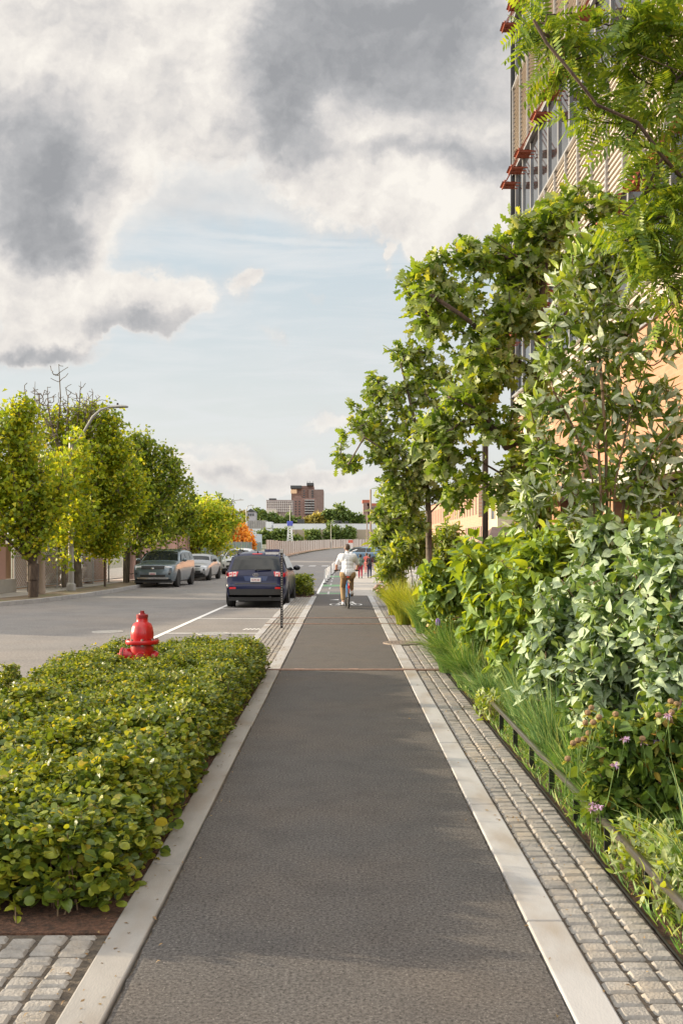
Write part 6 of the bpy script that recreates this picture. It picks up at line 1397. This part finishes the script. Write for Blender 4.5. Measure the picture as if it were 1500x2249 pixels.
def head(c, tilt=0.0, fwd=(0, 1, 0)):
    c = Vector(c); f = Vector(fwd).normalized(); s = Vector((f.y, -f.x, 0))
    return [(c+Vector((0, 0, .02)), (.076, .095, .10)), (c+f*.028+Vector((0, 0, -.055)), (.055, .06, .055)), (c+f*.098+Vector((0, 0, -.018)), (.012, .016, .022)), (c+s*.076+Vector((0, 0, -.01)), (.012, .02, .032)), (c-s*.076+Vector((0, 0, -.01)), (.012, .02, .032)), (c+f*.083+Vector((0, 0, -.062)), (.022, .012, .008)),
            (c+f*.084+s*.03+Vector((0, 0, .012)), (.012, .010, .008)), (c+f*.084-s*.03+Vector((0, 0, .012)), (.012, .010, .008))]
cx_, cy_ = 0.165, 27.95
cyc = thing('person', 'cyclist seen from behind in white polo shirt and khaki trousers riding along the path', 'person', (cx_, cy_, 0), R(3.0))
Pm = [((0, .24, .98), (0, .30, 1.12), .14, .135), ((0, .30, 1.12), (0, .38, 1.34), .14, .155), ((-.09, .40, 1.42), (.09, .40, 1.42), .125, .125), ((-.17, .41, 1.475), (.17, .41, 1.475), .065, .065), ((0, .43, 1.48), (0, .465, 1.62), .058, .054),
      ((-.10, .26, .96), (.10, .26, .96), .125, .125)]
arms = []
for sg in (-1, 1):
    sh_, el_, wr_ = Vector((sg*.195, .41, 1.46)), Vector((sg*.305, .52, 1.22)), Vector((sg*.30, .78, 1.095))
    arms += [(sh_, el_, .055, .043), (el_, wr_, .043, .029)]+hand(wr_, (0, .92, -.1), (0, -.1, -1), (-sg, .1, 0), 1.5)
legs = [((-.095, .27, .94), (-.125, .60, .57), .09, .062), ((-.125, .60, .57), (-.125, .36, .18), .058, .038), ((.095, .27, .94), (.125, .68, .78), .09, .062), ((.125, .68, .78), (.125, .44, .48), .058, .038),
        ((-.125, .36, .16), (-.13, .50, .13), .035, .03), ((.125, .44, .46), (.13, .58, .42), .035, .03)]
bd = fuse('body', Pm+arms+legs, .0075, M_skin, cyc.id_data if False else cyc, 3, head((0, .50, 1.70)))
fuse('hair', [], .006, M_hairb, cyc, 2, [((0, .485, 1.745), (.083, .098, .078)), ((0, .455, 1.71), (.078, .072, .075))])
shirt = [((0, .23, .985), (0, .30, 1.12), .165, .165), ((-.06, .25, 1.0), (.06, .25, 1.0), .155, .155), ((0, .30, 1.12), (0, .38, 1.34), .165, .178), ((-.10, .395, 1.41), (.10, .395, 1.41), .145, .145), ((-.175, .41, 1.475), (.175, .41, 1.475), .078, .078), ((0, .43, 1.50), (0, .445, 1.565), .078, .068)]
for sg in (-1, 1): shirt.append(((sg*.19, .41, 1.465), (sg*.275, .49, 1.275), .08, .066))
fuse('shirt', shirt, .009, M_shirt, cyc, 3)
fuse('trousers', [((-.09, .24, .945), (.09, .24, .945), .148, .148), ((-.095, .27, .93), (-.125, .60, .58), .108, .08), ((-.125, .60, .58), (-.125, .385, .25), .078, .058), ((.095, .27, .93), (.125, .68, .785), .108, .08), ((.125, .68, .785), (.125, .47, .54), .078, .058)], .009, M_khaki, cyc, 3)
M_sneak = mat('white_sneaker', (.68, .68, .69), rough=.7); M_sneakb = mat('tan_sneaker', (.30, .22, .15), (.22, .16, .11), 10, .8)
fuse('shoe', [((-.13, .34, .115), (-.13, .55, .095), .045, .036), ((-.13, .35, .14), (-.13, .42, .14), .045, .042)], .007, M_sneak, cyc, 2)
sb = fuse('shoe', [((.13, .42, .415), (.13, .62, .36), .045, .036), ((.13, .43, .445), (.13, .5, .435), .045, .042)], .007, M_sneak, cyc, 2); 
b = MB(); b.bar((.13, .385, .375), (.13, .64, .315), .085, .02); b.build('shoe_sole', M_sneakb, sb, bevel=.006)
bk = thing('bicycle', 'blue bicycle with black saddle and red rear light under the cyclist', 'bicycle', (cx_, cy_, 0), R(3.0))
M_bblue = mat('bike_blue', (.02, .16, .42), rough=.3, coat=.6); M_bred = mat('bike_red', (.62, .06, .03), rough=.35, coat=.4)
for y in (0, 1.06):
    b = MB(); b.lathe([(.022, -.03), (.022, .03)], 10, (0, y, .335), ax='x')
    for k in range(16):
        a = k*2*math.pi/16; b.bar((.018*(1 if k % 2 else -1), y, .335), (0, y+.30*math.cos(a), .335+.30*math.sin(a)), .0025, .0025)
    w_ = b.build('wheel', M_chrome, bk)
    b = MB()
    for k in range(36):
        pass
    R_, r_ = .313, .024; n, m_ = 40, 10; vs = [(r_*math.cos(2*math.pi*j/m_), y+(R_+r_*math.sin(2*math.pi*j/m_))*math.cos(2*math.pi*i/n), .335+(R_+r_*math.sin(2*math.pi*j/m_))*math.sin(2*math.pi*i/n)) for i in range(n) for j in range(m_)]
    b.add(vs, [(i*m_+j, i*m_+(j+1) % m_, ((i+1) % n)*m_+(j+1) % m_, ((i+1) % n)*m_+j) for i in range(n) for j in range(m_)]); b.build('tyre', M_tyre, w_, smooth=True)
    b = MB(); b.lathe([(.285, -.012), (.297, -.013), (.297, .013), (.285, .012), (.285, -.012)], 36, (0, y, .335), ax='x'); b.build('rim', M_chrome, w_)
b = MB(); BB, ST, HT = (0, .44, .29), (0, .27, .72), (0, .82, .82)
b.tube([BB, ST], .022, 8); b.tube([BB, (0, .86, .66)], .026, 8); b.tube([(0, .33, .60), HT], .02, 8); b.tube([HT, (0, .87, .60)], .024, 8)
for sg in (-.055, .055): b.tube([(sg, 0, .335), (sg*.6, .40, .29)], .011, 6); b.tube([(sg, 0, .335), (sg*.3, .29, .66)], .010, 6); b.tube([(sg, 1.06, .335), (sg, .93, .62), (sg*.4, .87, .66)], .013, 6)
b.build('frame', M_bblue, bk, smooth=True, auto=50)
b = MB(); b.tube([ST, (0, .235, .885)], .015, 8); b.build('seat_post', M_chrome, bk)
b = MB(); b.ball((0, .17, .90), .095, .10, .032, 14, 8); b.ball((0, .31, .905), .032, .12, .026, 12, 8); sd_ = b.build('saddle', M_trim, bk, smooth=True)
b = MB(); b.box(-.04, .04, .062, .085, .865, .905); b.build('saddle_tag', M_bred, sd_, bevel=.006)
b = MB(); b.tube([HT, (0, .79, 1.02), (0, .84, 1.06)], .015, 8); b.tube([(-.33, .83, 1.05), (-.2, .85, 1.06), (0, .85, 1.06), (.2, .85, 1.06), (.33, .83, 1.05)], .012, 8); hb_ = b.build('handlebar', M_trim, bk, smooth=True)
for sg in (-1, 1):
    b = MB(); b.tube([(sg*.24, .846, 1.058), (sg*.36, .826, 1.046)], .018, 10); b.build('grip', M_trim, hb_)
b = MB(); 
for i in range(14):
    a0, a1 = .35+i*.15, .35+(i+1)*.15; f = lambda a: (0, -.365*math.cos(a)*1.0, .335+.365*math.sin(a)); b.bar(f(a0), f(a1), .05, .006, (1, 0, 0))
b.build('mudguard', M_bred, bk)
b = MB(); b.box(-.025, .025, -.30, -.26, .58, .66); b.build('rear_light', mat('rear_light_red', (.7, .02, .03), rough=.2), bk, bevel=.006)
b = MB(); b.lathe([(.085, .055), (.085, .06)], 20, (0, .44, .29), ax='x'); b.bar((-.075, .44, .29), (-.09, .43, .12), .02, .014); b.bar((.075, .44, .29), (.09, .46, .455), .02, .014); cr_ = b.build('crank', M_chrome, bk)
for x, y, z in ((-.135, .43, .075), (.135, .47, .395)):
    b = MB(); b.box(x-.05, x+.05, y-.04, y+.04, z-.012, z+.012); b.build('pedal', M_trim, cr_, bevel=.004)

def walker(label, X, Y, z, hgt, top, trou, skin, hair, shoes, stride, rz=0.0, pack=None, packlabel=None):
    k = hgt/1.75; root = thing('person', label, 'person', (X, Y, z), rz); v = lambda x, y, zz: (x*k, y*k, zz*k)
    hip, s1 = .93, stride
    def leg(sg, fw): return [(v(sg*.085, 0, .92), v(sg*.09, fw*.5+.03, .49), .082*k, .055*k), (v(sg*.09, fw*.5+.03, .49), v(sg*.09, fw-.04*(fw < 0), .09+.05*(fw < 0)), .052*k, .035*k), (v(sg*.09, fw-.02, .05+.05*(fw < 0)), v(sg*.10, fw+.13, .035+.01*(fw < 0)), .038*k, .032*k)]
    segs = [(v(0, 0, .98), v(0, .02, 1.15), .125*k, .12*k), (v(0, .02, 1.15), v(0, .02, 1.32), .13*k, .14*k), (v(-.14, .02, 1.40), v(.14, .02, 1.40), .07*k, .07*k), (v(0, .02, 1.42), v(0, .04, 1.55), .052*k, .05*k)]+leg(-1, s1)+leg(1, -s1)
    for sg in (-1, 1):
        el_, wr_ = v(sg*.235, -.03+.08*sg*s1/.2, 1.13), v(sg*.235, .06+.18*sg*s1/.2, .90)
        segs += [(v(sg*.185, .01, 1.40), el_, .05*k, .04*k), (el_, wr_, .04*k, .027*k)]+hand(wr_, (0, .25, -1), (0, 1, 0), (0, 1, .1) if sg < 0 else (0, 1, .1), .45)
    fuse('body', segs, .010, skin, root, 2, [(Vector(c)*1.0, r) for c, r in head(v(0, .05, 1.635))])
    fuse('hair', [], .008, hair, root, 1, [(v(0, .035, 1.68), (.084, .098, .08)), (v(0, .0, 1.65), (.078, .07, .075))])
    tp = [(v(0, 0, .95), v(0, .02, 1.15), .142*k, .138*k), (v(0, .02, 1.15), v(0, .02, 1.33), .145*k, .155*k), (v(-.145, .02, 1.40), v(.145, .02, 1.40), .083*k, .083*k), (v(0, .02, 1.42), v(0, .03, 1.48), .075*k, .065*k)]
    for sg in (-1, 1): tp.append((v(sg*.185, .01, 1.40), v(sg*.225, -.02+.05*sg*s1/.2, 1.2), .066*k, .058*k))
    fuse('shirt', tp, .011, top, root, 2)
    lg = [(v(-.08, 0, .92), v(.08, 0, .92), .125*k, .125*k)]
    for sg, fw in ((-1, s1), (1, -s1)): lg += [(v(sg*.085, 0, .90), v(sg*.09, fw*.5+.03, .49), .098*k, .07*k), (v(sg*.09, fw*.5+.03, .49), v(sg*.09, fw-.03, .13+.04*(fw < 0)), .068*k, .05*k)]
    fuse('trousers', lg, .011, trou, root, 2)
    for sg, fw in ((-1, s1), (1, -s1)): fuse('shoe', [(v(sg*.09, fw-.05, .05+.04*(fw < 0)), v(sg*.10, fw+.15, .042), .045*k, .04*k)], .009, shoes, root, 2)
    if pack:
        p_ = thing('backpack', packlabel, 'backpack', (X, Y, z), rz)
        fuse('pack_body', [(v(0, -.2, 1.06), v(0, -.19, 1.34), .11*k, .105*k), (v(-.07, -.2, 1.06), v(.07, -.2, 1.06), .10*k, .10*k), (v(-.05, -.19, 1.34), v(.05, -.19, 1.34), .10*k, .10*k)], .010, pack, p_, 2)
        fuse('pocket', [(v(-.05, -.29, 1.10), v(.05, -.29, 1.10), .055*k, .055*k)], .009, pack, p_, 2)
        for sg in (-1, 1):
            b = MB(); b.tube([v(sg*.1, -.13, 1.42), v(sg*.12, -.0, 1.49), v(sg*.12, .13, 1.42), v(sg*.13, .17, 1.25), v(sg*.16, .0, 1.08)], .018*k, 6); b.build('strap', pack, p_, smooth=True)
    return root
M_crim = mat('crimson_cotton', (.36, .03, .055), (.30, .025, .045), 10, .9); M_navy = mat('navy_cotton', (.02, .028, .07), (.03, .04, .09), 10, .9)
M_green = mat('sage_cotton', (.13, .17, .13), (.10, .14, .105), 8, .9); M_maroon = mat('maroon_cotton', (.13, .03, .035), (.10, .025, .03), 8, .9); M_blk = mat('black_cloth', (.018, .018, .024), (.03, .03, .036), 10, .85)
M_shoek = mat('dark_shoe', (.05, .04, .035), rough=.7)
a = gnd(791.5, 1270.5, -.035); walker('person in crimson trousers and sage top walking away with a grey green backpack', a.x, a.y, -.035, 1.30, M_green, M_crim, M_skind, M_hairk, M_shoek, .16, 0, mat('sage_pack', (.15, .19, .16), (.11, .145, .12), 8, .85), 'grey green backpack worn by the walker in crimson trousers')
a = gnd(811.5, 1270.0, -.035); wk = walker('person in navy trousers and maroon shirt walking away with a black backpack', a.x, a.y, -.035, 1.30, M_maroon, M_navy, M_skin, M_hairk, M_shoek, .12, 0, M_blk, 'black backpack with pale badge worn by the walker in navy trousers')
a = gnd(805, 1261, -.035); walker('person in coral red clothes walking ahead, half hidden by the two walkers', a.x, a.y, -.035, 1.30, mat('coral_cotton', (.50, .12, .10), rough=.9), mat('coral_trousers', (.52, .13, .12), rough=.9), M_skin, M_hairb, M_shoek, -.16)
